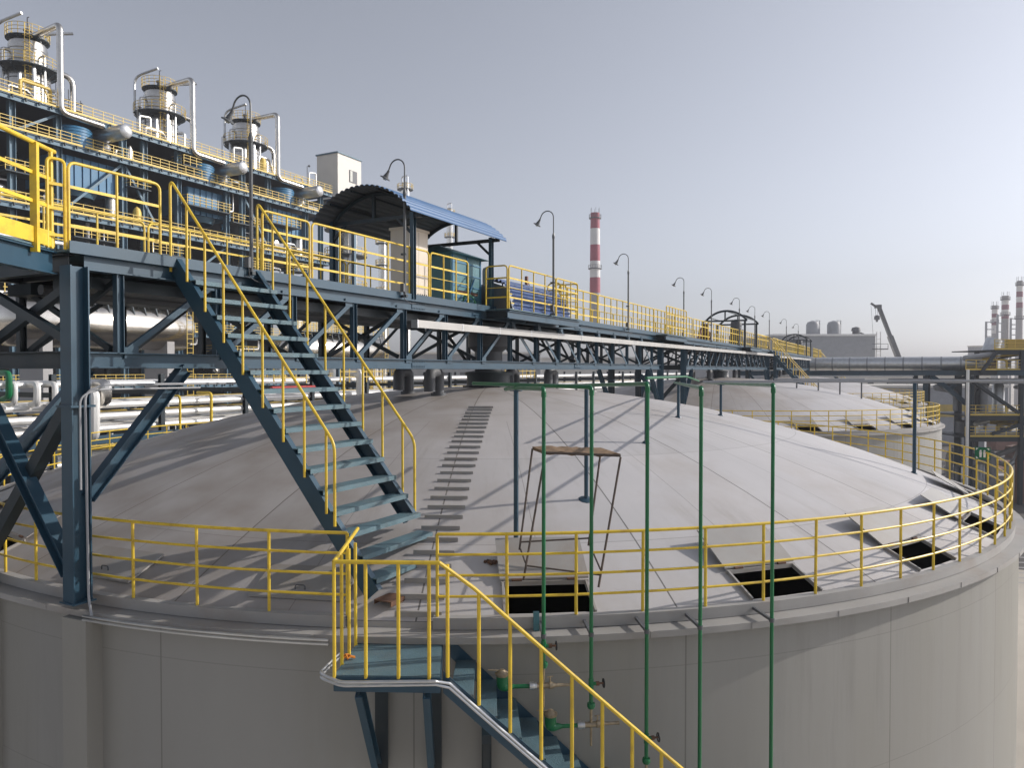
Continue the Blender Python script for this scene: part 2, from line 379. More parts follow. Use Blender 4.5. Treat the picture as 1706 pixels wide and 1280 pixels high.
# ------------------------------------------------------------------ storage tanks
A0 = radians(-64.5)
def tank(cy, label, open_sectors, closed_sectors):
    c = Vector((0, cy, 0))
    t = thing('storage_tank', label, 'storage tank', (0, cy, GZ), 'domed storage tanks in a row under the walkway')
    # roof: polar grid with the hatch cells left out
    rs = [0.0, 0.6, 1.5, 2.5, 3.5, 4.5, 5.5, 6.5, 7.5, 8.5, 9.5, 10.5, 11.3, 11.9, 12.50, 13.02, 13.14]
    na = 144; m = MB()
    op = set((round((radians(a) - A0) / radians(15) - 0.5)) % 24 for a in open_sectors)
    for i in range(na):
        for r in rs: m.v.append(c + V(r * cos(A0 + radians(2.5) * i), r * sin(A0 + radians(2.5) * i), dz(r)))
    nr = len(rs)
    for i in range(na):
        i2 = (i + 1) % na; sec, cell = i // 6, i % 6
        for j in range(nr - 1):
            if sec in op and cell in (2, 3) and abs(rs[j] - 12.50) < .01: continue
            if j == 0: m.f.append((i * nr, i * nr + 1, i2 * nr + 1))
            else: m.f.append((i * nr + j, i * nr + j + 1, i2 * nr + j + 1, i2 * nr + j))
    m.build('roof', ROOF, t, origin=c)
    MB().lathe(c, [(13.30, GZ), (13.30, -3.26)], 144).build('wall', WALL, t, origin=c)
    gate = (radians(-68.3), radians(-63.5))
    rim = MB().lathe(c, [(13.30, -3.345), (13.47, -3.345), (13.47, -3.262), (13.16, -3.25), (13.14, -3.18)], 144)
    for k in range(60):
        a = radians(6 * k + 2.2); d = V(cos(a), sin(a), 0)
        rim.bar(c + d * 13.473 + V(0, 0, -3.342), c + d * 13.473 + V(0, 0, -3.264), .035, .008, d)
    rim.build('ledge', CURB, t, origin=c)
    MB().lathe(c, [(13.15, -3.245), (13.24, -3.245), (13.24, -3.10), (13.12, -3.10), (13.12, -3.17)], 140, gate[1], gate[0] + 2 * pi).build('curb', CURB, t, origin=c)
    MB().lathe(c, [(0, -4.3), (13.25, -4.3)], 72).build('dark_inner_disc', VOIDM, t, origin=c)  # black disc added below the roof so the open hatches look dark
    for a in range(24):
        an = A0 + radians(15) * a + radians(7.5)
        rad, tan_ = V(cos(an), sin(an), 0), V(-sin(an), cos(an), 0)
        dg = degrees(an)
        def pt(r, s, up): return c + rad * r + tan_ * s + V(0, 0, dz(r) + up)
        if a in op:
            f = MB()
            for (r0, s0), (r1, s1) in (((12.48, -.57), (13.04, -.59)), ((12.48, .57), (13.04, .59)), ((12.48, -.60), (12.48, .60))):
                f.bar(pt(r0, s0, .015), pt(r1, s1, .015), .03, .06)
            f.build('hatch_frame', CURB, t)
            hn_ = MB()
            for s in (-.38, .38): hn_.tube([pt(12.47, s - .07, .055), pt(12.47, s + .07, .055)], .022, 8)
            hn_.build('hinge', RUST, t)
            lift = 0.13 + 0.05 * random.random(); sk = random.uniform(-.05, .05)
            MB().plate([pt(12.46, -.61, .05), pt(12.46, .61, .05), pt(11.80, .63 + sk, .05 + lift), pt(11.80, -.59 + sk, .05 + lift)], .022, (0, 0, 1)).build('hatch_cover', CURB, t)
        elif a in closed_sectors:
            h = MB().plate([pt(12.22, -.66, .012), pt(12.84, -.68, .012), pt(12.84, .68, .012), pt(12.22, .66, .012)], .03, (0, 0, 1))
            o = h.build('hatch_cover', CURB, t)
            MB().tube(path([pt(12.7, -.07, .03), pt(12.7, -.07, .10), pt(12.7, .07, .10), pt(12.7, .07, .03)], .03), .009, 6).build('handle', GREYD, o)
    return t
T2Y, T3Y = 31.6, 63.0
closed = [k for k in range(24)]
tank1 = tank(0, 'nearest grey domed storage tank with foot cleats up its roof', [-57, -42, -27, -12, 3, -102, -117], closed)
tank2 = tank(T2Y, 'second domed tank, the one right behind the nearest tank', [-57, -42, -27, -12, 3, 18], [])
tank3 = tank(T3Y, 'third and farthest domed tank before the silver duct', [-42, -27, -12], [])
# foot cleats up the nearest roof
pa, pb = dome(697, 1028), dome(801, 680)
NCL = 27
for k in range(NCL):
    q = pa.lerp(pb, k / (NCL - 1)); r = hypot(q.x, q.y); z = dz(r)
    d = V(pb.x - pa.x, pb.y - pa.y, 0).normalized(); s = V(-d.y, d.x, 0) * -1
    w = 0.30 * random.uniform(.97, 1.03)
    b = V(q.x, q.y, z) + d * random.uniform(-.02, .02)
    ch = .066 - .028 * min(1, k / 12)          # heavier angle iron near the rim
    m = MB().bar(b - s * w + V(0, 0, ch / 2 - .002), b + s * w + V(0, 0, ch / 2 - .002), .010, ch)
    m.bar(b - s * w + d * .016 + V(0, 0, ch + .002), b + s * w + d * .016 + V(0, 0, ch + .002), .045, .008)
    m.build('foot_cleat', CURB, tank1)
# wall pilaster under the corner column
for x in (1.2, -1.2):
    an = atan2(-13.42, x); rr = V(cos(an), sin(an), 0); tt = V(-sin(an), cos(an), 0)
    MB().bar(rr * 13.40 + V(0, 0, GZ), rr * 13.40 + V(0, 0, -3.36), .46, .28, rr).build('pilaster', WALLP, tank1)

def ring_guardrail(cy, label, a_from, a_to, step, r=13.17, zb=-3.11, zt=-2.06, mt=YEL, pr_=.021, post_at=None):
    g = thing('guardrail', label, 'guardrail', (0, cy, zb), 'yellow rim guardrails of the tanks')
    n = max(1, round((a_to - a_from) / step))
    for k in range(n + 1):
        a = radians(a_from + (a_to - a_from) * k / n)
        x, y = r * cos(a), cy + r * sin(a)
        MB().tube([(x, y, zb), (x + random.uniform(-.006, .006), y + random.uniform(-.006, .006), zt)], pr_, 8).build('post', mt, g)
    for f in (1.0, .755, .505, .25):
        MB().tube(arc((0, cy), r, radians(a_from), radians(a_to), n * 3, zb + (zt - zb) * f), pr_ if f == 1 else pr_ * .82, 8).build('rail', mt, g)
    return g
ring_guardrail(0, 'yellow guardrail round the rim of the nearest tank', -63.3, 272.9, 3.82)
ring_guardrail(0, 'short yellow rim guardrail on the nearest tank between column and gate', -86.6, -68.3, 4.6)
ring_guardrail(T2Y, 'yellow guardrail round the rim of the second tank', -100, 70, 4.2, mt=YEL, pr_=.024)
ring_guardrail(T3Y, 'yellow guardrail round the rim of the third tank', -60, 75, 4.2, mt=YELF, pr_=.028)
# green assembly point sign on the nearest guardrail, far right
sp = onX(1637, 752, 12.9)
for k in range(60):
    a = radians(-10 + k * .8); q = V(13.17 * cos(a), 13.17 * sin(a), -2.35)
    if abs(pr(q)[0] - 1637) < 6 and q.y > 3: sp = q
# it faces the camera side: hung on the inside of the far rail
an = atan2(sp.y, sp.x); sn = V(CAM.x - sp.x, CAM.y - sp.y, 0).normalized(); st = V(-sn.y, sn.x, 0)
sg = thing('safety_sign', 'green safety sign with white figures and arrows on the yellow rim guardrail', 'sign', sp + V(0, 0, -.42))
o0 = sp + sn * .06
def sgp(x, y, d=0): return o0 + st * x + V(0, 0, y) + sn * d
sw, sh = .165, .155
MB().plate([sgp(-sw, -sh - .05), sgp(sw, -sh - .05), sgp(sw, sh - .05), sgp(-sw, sh - .05)], .008, sn).build('panel', SIGNG, sg)
f = MB()
for x in (-.042, .042):
    f.lathe(sgp(x, .012, .010), [(.024, 0), (.024, .003), (0, .003)], 10, axis=sn)
    f.plate([sgp(x - .030, -.015, .010), sgp(x - .022, -.15, .010), sgp(x + .022, -.15, .010), sgp(x + .030, -.015, .010)][::-1], .003, sn)
for x, y in ((-1, 1), (1, 1), (1, -1), (-1, -1)):
    f.plate([sgp(x * .14, -.05 + y * .13, .010), sgp(x * .085, -.05 + y * .13, .010), sgp(x * .14, -.05 + y * .075, .010)], .003, sn)
f.build('symbol', WHITE, sg)

# ------------------------------------------------------------------ landing and spiral stair on the wall of the nearest tank
LZ = -3.35
def cyl(R, dg, z): return V(R * cos(radians(dg)), R * sin(radians(dg)), z)
st_ = thing('wall_stair', 'blue steel landing and spiral stair on the tank wall with yellow handrail', 'stairs', cyl(14.0, -65, GZ))
PA, PB, PC, PD = V(5.57, -13.28, LZ), V(6.62, -12.78, LZ), V(6.05, -11.86, LZ), V(5.12, -12.30, LZ)
MB().plate([PA, PB, PC, PD], -.02, (0, 0, 1)).build('landing_deck', GRATE, st_)
fm = MB()
for a, b in ((PA, PB), (PA, PD), (PB, PC)): fm.bar(a + V(0, 0, -.10), b + V(0, 0, -.10), .02, .16)
fm.build('landing_frame', STEEL, st_)
for u in (.2, .84):
    o = PA.lerp(PB, u); i = PD.lerp(PC, u); d = (i - o).normalized(); i = i + d * -.02
    b = MB().chan(i + V(0, 0, -.19), i + V(0, 0, -1.62), .12, .16, .014, d)
    b.build('bracket_leg', STEELD, st_)
    MB().chan(o + d * .03 + V(0, 0, -.19), i - d * .1 + V(0, 0, -1.58), .16, .08, .014).build('bracket_strut', STEEL, st_)
SL, DPH = .226, 1.083
NT = 46; P0 = -62.2; RI, RO = 13.32, 14.30
for k in range(NT):
    a = P0 + DPH * k; z = LZ - .245 * (k + 1)
    pts = [cyl(RI, a, z), cyl(RO, a, z), cyl(RO, a + DPH * .93, z), cyl(RI, a + DPH * .93, z)]
    MB().plate(pts, .004, (0, 0, 1)).bar(pts[0] + V(0, 0, -.03), pts[1] + V(0, 0, -.03), .006, .06).bar(pts[3] + V(0, 0, -.03), pts[2] + V(0, 0, -.03), .006, .06).build('tread', GRATE, st_)
for R in (RO + .01, RI - .01):
    m = MB(); n = NT * 2
    for k in range(n + 1):
        a = P0 - .3 + DPH * k / 2; z = LZ - .245 * k / 2 - .06
        for q, h in ((0, .09), (0, -.15), (.012, -.15), (.012, .09)): m.v.append(cyl(R + q, a, z + h))
    for k in range(n):
        for q in range(4): m.f.append((k * 4 + q, k * 4 + (q + 1) % 4, k * 4 + 4 + (q + 1) % 4, k * 4 + 4 + q))
    m.f += [(0, 1, 2, 3), (n * 4 + 3, n * 4 + 2, n * 4 + 1, n * 4)]
    m.build('stringer', STEEL, st_)
for dg in (-60.6, -52, -43, -34, -25, -16):
    k = (dg - P0) / DPH; z = LZ - .245 * (k + .5) - .30
    m = MB().bar(cyl(RI + .05, dg, z + .05), cyl(RI + .05, dg, z - 1.3), .12, .1, cyl(1, dg, 0))
    m.bar(cyl(RI, dg, z + .02), cyl(RO - .03, dg, z + .02), .1, .1); m.bar(cyl(RI + .1, dg, z - 1.1), cyl(RO - .1, dg, z - .03), .07, .07)
    m.build('stair_bracket', STEELD, st_)
RH = 1.25
hl = [V(4.70, -11.82, LZ + 1.25), PA + V(0, 0, RH), PB + V(0, 0, RH - .01)]
hl2 = [cyl(RO + .02, P0 + DPH * k, LZ + RH - .245 * k - .06) for k in range(1, NT)]
MB().tube(hl[:2], .023, 8).build('handrail', YEL, st_)
MB().tube([PA + V(0, 0, RH), PB + V(0, 0, RH)] + hl2, .023, 8).build('handrail', YEL, st_)
posts = [(PA, 0)] + [(PA.lerp(PB, u), 0) for u in (.30, .61, .90)] + [(PA.lerp(PD, u), 0) for u in (.27, .55, .82)]
for p, _ in posts: MB().tube([p + V(0, 0, -.03), p + V(0, 0, RH)], .021, 8).build('post', YEL, st_)
for k in range(0, 34):
    a = P0 - .1 + 1.38 * k; kk = (a - P0) / DPH
    if kk > NT - 1: break
    zb = LZ - .245 * kk - .06
    MB().tube([cyl(RO + .02, a, zb), cyl(RO + .02, a, zb + RH)], .021, 8).build('post', YEL, st_)
# conduits strapped to the landing and stair edge
for off, nm in ((.035, 'pair'), (-.012, 'pair')):
    o = (PA - PD).normalized() * (.05 if off > 0 else .03)
    pts = [PD.lerp(PA, .45) + V(-.10, -.06, off - .03), PA + V(-.20, -.02, off - .05), PA + o + V(.12, -.01, off - .07), PB + o * 1.2 + V(-.04, 0, off - .07)]
    pts += [cyl(RO + .05, P0 + DPH * k, LZ - .245 * k + off - .13) for k in range(0, 26)]
    MB().tube(path(pts[:4], .08) + pts[4:], .017, 8).build('conduit', GALV, label='grey conduit clipped along the %s edge of the landing and spiral stair' % ('upper' if off > 0 else 'lower'), cat='conduit', group='conduits on the landing edge')
for p, nmx in ((PD.lerp(PA, .62) + V(.03, .03, .03), 'nearer the corner'), (PD + V(.12, -.04, .03), 'against the tank rim')):
    m = MB()
    for k in range(7):
        a = random.uniform(0, 6.3); q = p + V(cos(a) * .035, sin(a) * .035, random.uniform(-.015, .02)); w = V(cos(a + 1.2), sin(a + 1.2), random.uniform(-.2, .2)) * .05
        m.tube([q - w, q + V(0, 0, .02), q + w], .011, 6)
    m.build('tied_rag', STRAP, label='orange rag tied at the landing edge, ' + nmx, cat='rag', group='orange rags on the landing')
# conduit along the rim of the left half and up the corner column
m = MB()
for dzz in (0, -.05):
    m.tube([cyl(13.53, a, -3.30 + dzz) for a in [-84.2 + 1.4 * k for k in range(12)]], .018, 6)
m.build('conduit', GALV, label='twin grey conduits along the tank ledge from the corner column', cat='conduit')
pts = [cyl(13.53, -83.5, -3.28), V(1.37, -13.38, -3.1), V(1.37, -13.40, -.30), V(1.45, -13.2, -.20), V(1.45, -9.5, -.22)]
MB().tube(path(pts, .15), .018, 6).build('conduit', GREYP, label='grey conduit running up the corner column then along under the walkway', cat='conduit')
pts = [V(1.37, -13.47, -1.6), V(1.37, -13.47, -.35), V(1.42, -13.25, -.26), V(1.42, -11.6, -.27)]
MB().tube(path(pts, .12), .014, 6).build('conduit', GREYP, label='thin grey conduit bending off the middle of the corner column', cat='conduit')

# ------------------------------------------------------------------ stair from the walkway down to the nearest roof
rsx = thing('roof_stair', 'steep blue steel stair with yellow handrails from walkway down to tank roof', 'stairs', (3.2, -11.1, -3.0))
SX0, SZ0, SLP = 1.27, 1.60, 1.205
YL, YR = -11.92, -10.27
for y, xe, side in ((YL, 5.02, -1), (YR, 4.47, 1)):
    n_ = V(SLP, 0, 1).normalized()
    MB().chan((SX0 - .06, y, SZ0 + .03), (xe, y, SZ0 - SLP * (xe - SX0)), .25, .09, .012, n_, side).build('stringer', STEEL, rsx)
for k in range(1, 18):
    x = SX0 + .224 * k; z = SZ0 - .27 * k + .02
    y1 = YR - .01
    if k == 16: y1 = -10.72
    if k == 17: y1 = -11.05
    m = MB().box((x - .04, YL + .01, z - .012), (x + .23, y1, z)).box((x + .22, YL + .01, z - .065), (x + .23, y1, z - .012)).box((x - .04, YL + .01, z - .06), (x - .03, y1, z - .012))
    o = m.build('tread', RUST if k == 17 else GRATE, rsx, label='rusty bare lowest tread' if k == 17 else None)
for y, xe in ((YL - .03, 4.42), (YR + .03, 4.50)):
    h = 1.22
    def zl(x): return SZ0 - SLP * (x - SX0)
    pts = [V(1.22, y, 1.5), V(1.22, y, zl(1.22) + h + .02), V(xe, y, zl(xe) + h), V(xe, y, zl(xe) + .12)]
    MB().tube(path(pts, .13), .021, 8).build('handrail', YEL, rsx)
    x = 1.22 + .36
    while x < xe - .12:
        MB().tube([(x, y, zl(x) + .10), (x, y, zl(x) + h)], .019, 8).build('post', YEL, rsx)
        x += .385

# ------------------------------------------------------------------ steel truss walkways
BAY = 1.7
def truss(y0, n, label, near):
    """two lattice girders 2.4 m apart carrying the deck; y0 = near columns"""
    t = thing('truss_bridge', label, 'truss bridge', (0, y0, -3.2), 'lattice walkway bridges over the tanks')
    ye = y0 + 27.3
    for x in (1.2, -1.2):
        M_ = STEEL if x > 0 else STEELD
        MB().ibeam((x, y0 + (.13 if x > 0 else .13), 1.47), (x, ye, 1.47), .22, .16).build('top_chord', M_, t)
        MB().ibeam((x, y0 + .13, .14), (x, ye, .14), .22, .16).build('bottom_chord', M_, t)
        for k in range(n):
            y = y0 + .63 + BAY * k
            if y > ye - .3: break
            MB().ibeam((x, y, .25), (x, y, 1.36), .11, .10, .010, .008, (0, 1, 0)).build('vertical', M_, t)
            y2 = y + BAY
            if y2 < ye - .3:
                p, q = ((x, y + .08, .25), (x, y2 - .08, 1.36)) if k < 7 else ((x, y + .08, 1.36), (x, y2 - .08, .25))
                sgn = 1 if x > 0 else -1
                MB().bar((p[0] + sgn * .02, p[1], p[2]), (q[0] + sgn * .02, q[1], q[2]), .012, .085).bar(p, q, .05, .010, off=(0, .04)).bar((x + sgn * .03, p[1] - .02, p[2]), (x + sgn * .03, p[1] + .2, p[2]), .010, .16).bar((x + sgn * .03, q[1] - .2, q[2]), (x + sgn * .03, q[1] + .02, q[2]), .010, .16).build('diagonal', M_, t)
    for k in range(n):
        y = y0 + .63 + BAY * k
        if y > ye - .3: break
        MB().ibeam((-1.12, y, 1.46), (1.12, y, 1.46), .18, .10).build('deck_beam', STEELD, t)
        MB().bar((-1.12, y, .14), (1.12, y, .14), .10, .14).build('cross_beam', STEELD, t)
        if k % 2 == 0:
            MB().bar((-1.1, y + .06, .3), (1.1, y + .06, 1.3), .06, .08).bar((-1.1, y - .06, 1.3), (1.1, y - .06, .3), .06, .08).build('sway_brace', STEELD, t)
    MB().box((-1.30, y0 - .12, 1.585), (1.30, y0 + 31.6, 1.61)).build('deck_plate', GRATE, t)
    for xa, xb, za in ((-.95, -.35, 1.12), (.2, .85, 1.16)): MB().box((xa, y0 + .3, za), (xb, ye - .3, za + .17)).build('under_deck_dark_box', STEELD, t)  # dark boxes added to deepen the shade beneath the deck
    MB().tube([(-.1, y0 + .3, 1.18), (-.1, ye - .3, 1.18)], .08, 10).build('under_deck_pipe', GREYD, t)
    for x in (1.31, -1.31):
        MB().box((x - .006, y0 - .13, 1.56), (x + .006, y0 + 31.6, 1.72)).build('kick_plate', STEEL, t)
    # splice plates with bolt rows on the near chords
    for ys in (y0 + 8.0, y0 + 17.5):
        for z in (1.47, .14):
            m = MB().box((1.213, ys - .26, z - .085), (1.221, ys + .26, z + .085))
            for q in range(8):
                for zz in (-.055, .055): m.lathe((1.221, ys - .22 + .063 * q, z + zz), [(.014, 0), (.014, .014), (0, .014)], 6, axis=(1, 0, 0))
            m.build('splice_plate', STEEL, t)
    # legs
    for y, s in ((y0, -1), (ye + .2, 1)):
        for x in (1.2, -1.2):
            zb = -3.12
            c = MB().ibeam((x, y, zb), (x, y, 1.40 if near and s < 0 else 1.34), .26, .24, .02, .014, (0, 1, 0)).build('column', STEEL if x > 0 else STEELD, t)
            MB().box((x - .17, y - .17, -.50), (x + .17, y + .17, -.47)).build('splice_flange', STEEL, c)
            MB().box((x - .16, y - .16, zb - .02), (x + .16, y + .16, zb)).build('base_plate', STEEL, c)
            MB().ibeam((x, y - s * .13, -1.75), (x, y - s * 1.72, .03), .18, .16, .014, .012).build('knee_brace', STEEL, t)
        MB().ibeam((-1.08, y, .14), (1.08, y, .14), .24, .16).build('end_beam', STEELD, t)
        MB().ibeam((-1.08, y, 1.45), (1.08, y, 1.45), .24, .16).build('end_beam', STEELD, t)
        if s < 0:
            MB().ibeam((1.08, y - .02, -2.75), (-1.08, y - .02, -.25), .20, .18, .014, .012).build('cross_brace', STEEL, t)
            MB().bar((1.08, y + .06, -.35), (-1.08, y + .06, -2.75), .16, .18).build('cross_brace', STEELD, t)
            MB().bar((1.08, y, .40), (-1.08, y, 1.25), .10, .12).bar((-1.08, y + .14, .40), (1.08, y + .14, 1.25), .10, .12).build('cross_brace', STEELD, t)
    return t
truss(-13.42, 18, 'blue lattice truss walkway over the nearest tank', True)
truss(T2Y - 13.42, 18, 'blue lattice truss walkway over the second tank', False)
truss(T3Y - 13.42, 18, 'blue lattice truss walkway over the third, farthest tank', False)

def panel(g, p0, p1, zb, h=1.12, posts=1, mt=YEL, r=.021, mids=(.72, .28), hoop=True, wire=True, corner=.11):
    """one welded guardrail panel: hooped frame with flat middle rails"""
    p0, p1 = Vector((p0[0], p0[1], zb)), Vector((p1[0], p1[1], zb)); up = V(0, 0, h)
    d = (p1 - p0)
    fr = MB().tube(path([p0, p0 + up, p1 + up, p1], corner), r, 8).build('panel', mt, g)
    for k in range(posts):
        q = p0 + d * ((k + 1) / (posts + 1)); MB().tube([q, q + up * .98], r * .9, 8).build('post', mt, fr)
    for f in mids: MB().bar(p0 + up * f, p1 + up * f, .010, r * 1.9).build('rail', mt, fr)
    if wire: MB().tube([p0 + up * .5, p1 + up * .5], r * .45, 6).build('wire', mt, fr)
    return fr
g = thing('guardrail', 'yellow guardrail panels along the near side of the walkway, stair to canopy', 'guardrail', (1.25, -8, 1.61))
for y0, y1, n in ((-10.15, -9.0, 1), (-8.93, -5.05, 4), (-4.98, -3.28, 2)):
    panel(g, (1.25, y0), (1.25, y1), 1.60, 1.17, n)
g = thing('guardrail', 'yellow guardrail panel beside the top of the roof stair, by the hose coil', 'guardrail', (1.25, -12.7, 1.61))
panel(g, (1.25, -13.52), (1.25, -12.15), 1.60, 1.17, 1)
panel(g, (1.22, -13.78), (1.25, -13.57), 1.60, 1.17, 0, wire=False, mids=(.72, .45, .15), corner=.07)
g = thing('guardrail', 'yellow guardrail panels on the platform bulge in front of the blue cover', 'guardrail', (1.95, 0, 1.61))
panel(g, (1.28, -2.40), (1.92, -2.40), 1.60, 1.15, 0)
panel(g, (1.95, -2.36), (1.95, .60), 1.60, 1.15, 3)
panel(g, (1.95, .66), (1.95, 2.30), 1.60, 1.15, 2)
panel(g, (1.92, 2.36), (1.30, 2.36), 1.60, 1.15, 0)
g = thing('guardrail', 'long yellow guardrail on the walkway between platform bulge and second tank', 'guardrail', (1.25, 9, 1.61))
y = 2.45
while y < 17: panel(g, (1.25, y), (1.25, y + 3.4), 1.60, 1.15, 4 if y < 9 else 5, r=.024); y += 3.47
g = thing('guardrail', 'yellow guardrail stepped out in the middle of the far walkway run', 'guardrail', (1.9, 15.5, 1.61))
panel(g, (1.75, 13.1), (1.75, 16.6), 1.64, 1.25, 6, r=.024)
for n_, (ya, yb, lab) in enumerate(((20.0, 44.5, 'yellow guardrail along the walkway over the second tank'), (50.5, 77, 'yellow guardrail along the farthest walkway'))):
    g = thing('guardrail', lab, 'guardrail', (1.25, ya, 1.61))
    y = ya
    while y < yb: panel(g, (1.25, y), (1.25, y + 3.4), 1.60, 1.15, 4, r=.026 + .006 * n_, wire=False); y += 3.5
g = thing('guardrail', 'yellow guardrail along the far side of the nearest walkway', 'guardrail', (-1.25, -5, 1.61))
y = -13.3
while y < 15: panel(g, (-1.25, y), (-1.25, y + 2.7), 1.60, 1.12, 2, r=.020, corner=.13); y += 2.78
g = thing('guardrail', 'yellow guardrail along the far side of the second walkway', 'guardrail', (-1.25, 20, 1.61))
y = 18.5
while y < 45: panel(g, (-1.25, y), (-1.25, y + 2.9), 1.60, 1.12, 2, r=.025, wire=False); y += 3.0

# platform bulge and smaller step-outs
for lab, ya, yb, xe in (('wide platform bulge of the nearest walkway carrying the blue cover', -2.46, 2.42, 2.02), ('small step-out platform in the middle of the far walkway run', 13.0, 16.7, 1.82), ('step-out platform beside the first bare canopy frame', 33.5, 38.2, 1.95)):
    t = thing('side_platform', lab, 'platform', (1.6, (ya + yb) / 2, 1.3))
    MB().box((1.325, ya, 1.587), (xe, yb, 1.612)).build('deck_plate', GRATE, t)
    MB().ibeam((xe - .07, ya + .02, 1.46), (xe - .07, yb - .02, 1.46), .20, .12).build('edge_beam', STEEL, t)
    for y in (ya + .08, yb - .08, (ya + yb) / 2): MB().ibeam((1.29, y, 1.47), (xe - .14, y, 1.47), .18, .1).build('bracket', STEELD, t)
# gangway coming from the left towards the viewer
FH = V(-sin(TH), cos(TH), 0)
ga, gd, gl = V(1.12, -13.62, 0), -FH, -V(cos(TH), sin(TH), 0)
gw = thing('gangway', 'blue gangway with thick yellow kick plate and railing joining the walkway corner at left', 'gangway', ga + gd * 2 + V(0, 0, 1.3))
def gp(s, w, z): return ga + gd * s + gl * w + V(0, 0, z)
MB().plate([gp(0, 0, 1.585), gp(6, 0, 1.585), gp(6, 1.3, 1.585), gp(0, 1.3, 1.585)], .025, (0, 0, 1)).build('deck_plate', GRATE, gw)
for w in (.05, 1.25): MB().ibeam(gp(0, w, 1.42), gp(6, w, 1.42), .30, .14).build('beam', STEEL, gw)
for w in (-.02, 1.32): MB().bar(gp(.05, w, 1.72), gp(6, w, 1.72), .012, .20).build('kick_plate', YEL, gw)
for w in (-.01, 1.31):
    MB().tube([gp(.02, w, 2.88), gp(6, w, 2.88)], .030, 10).build('top_rail', YEL, gw)
    for z in (2.50, 2.14): MB().bar(gp(.02, w, z), gp(6, w, z), .02, .045).build('rail', YEL, gw)
    for s in (.1, 2.0, 3.6): MB().tube([gp(s, w, 1.6), gp(s, w, 2.88)], .028, 8).build('post', YEL, gw)
    MB().bar(gp(.45, w - .01, 1.5), gp(.45, w - .01, 2.88), .09, .055, gd).build('box_post', YEL, gw)

# cable trays
for lab, a, b in (('long pale cable tray along the truss of the first two walkways', V(1.52, -6.0, 1.03), V(1.52, 46.5, 1.28)), ('pale cable tray along the truss of the farthest walkway', V(1.52, 50.0, 1.2), V(1.52, 76, 1.25))):
    t = thing('cable_tray', lab, 'cable tray', a)
    MB().bar(a, b, .16, .17).build('tray', TRAY, t)
    m = MB(); L = (b - a).length; k = 0
    while k * 1.9 < L:
        q = a.lerp(b, k * 1.9 / L); m.bar(q + V(.0, -.012, 0), q + V(0, .012, 0), .172, .182); k += 1
    m.build('joint_strap', GALV, t)
    m = MB(); k = 0
    while k * 3.4 < L:
        q = a.lerp(b, min(1, (k * 3.4 + .3) / L)); m.bar(q + V(-.31, 0, -.105), q + V(.08, 0, -.105), .05, .04); k += 1
    m.build('hanger', STEELD, t)
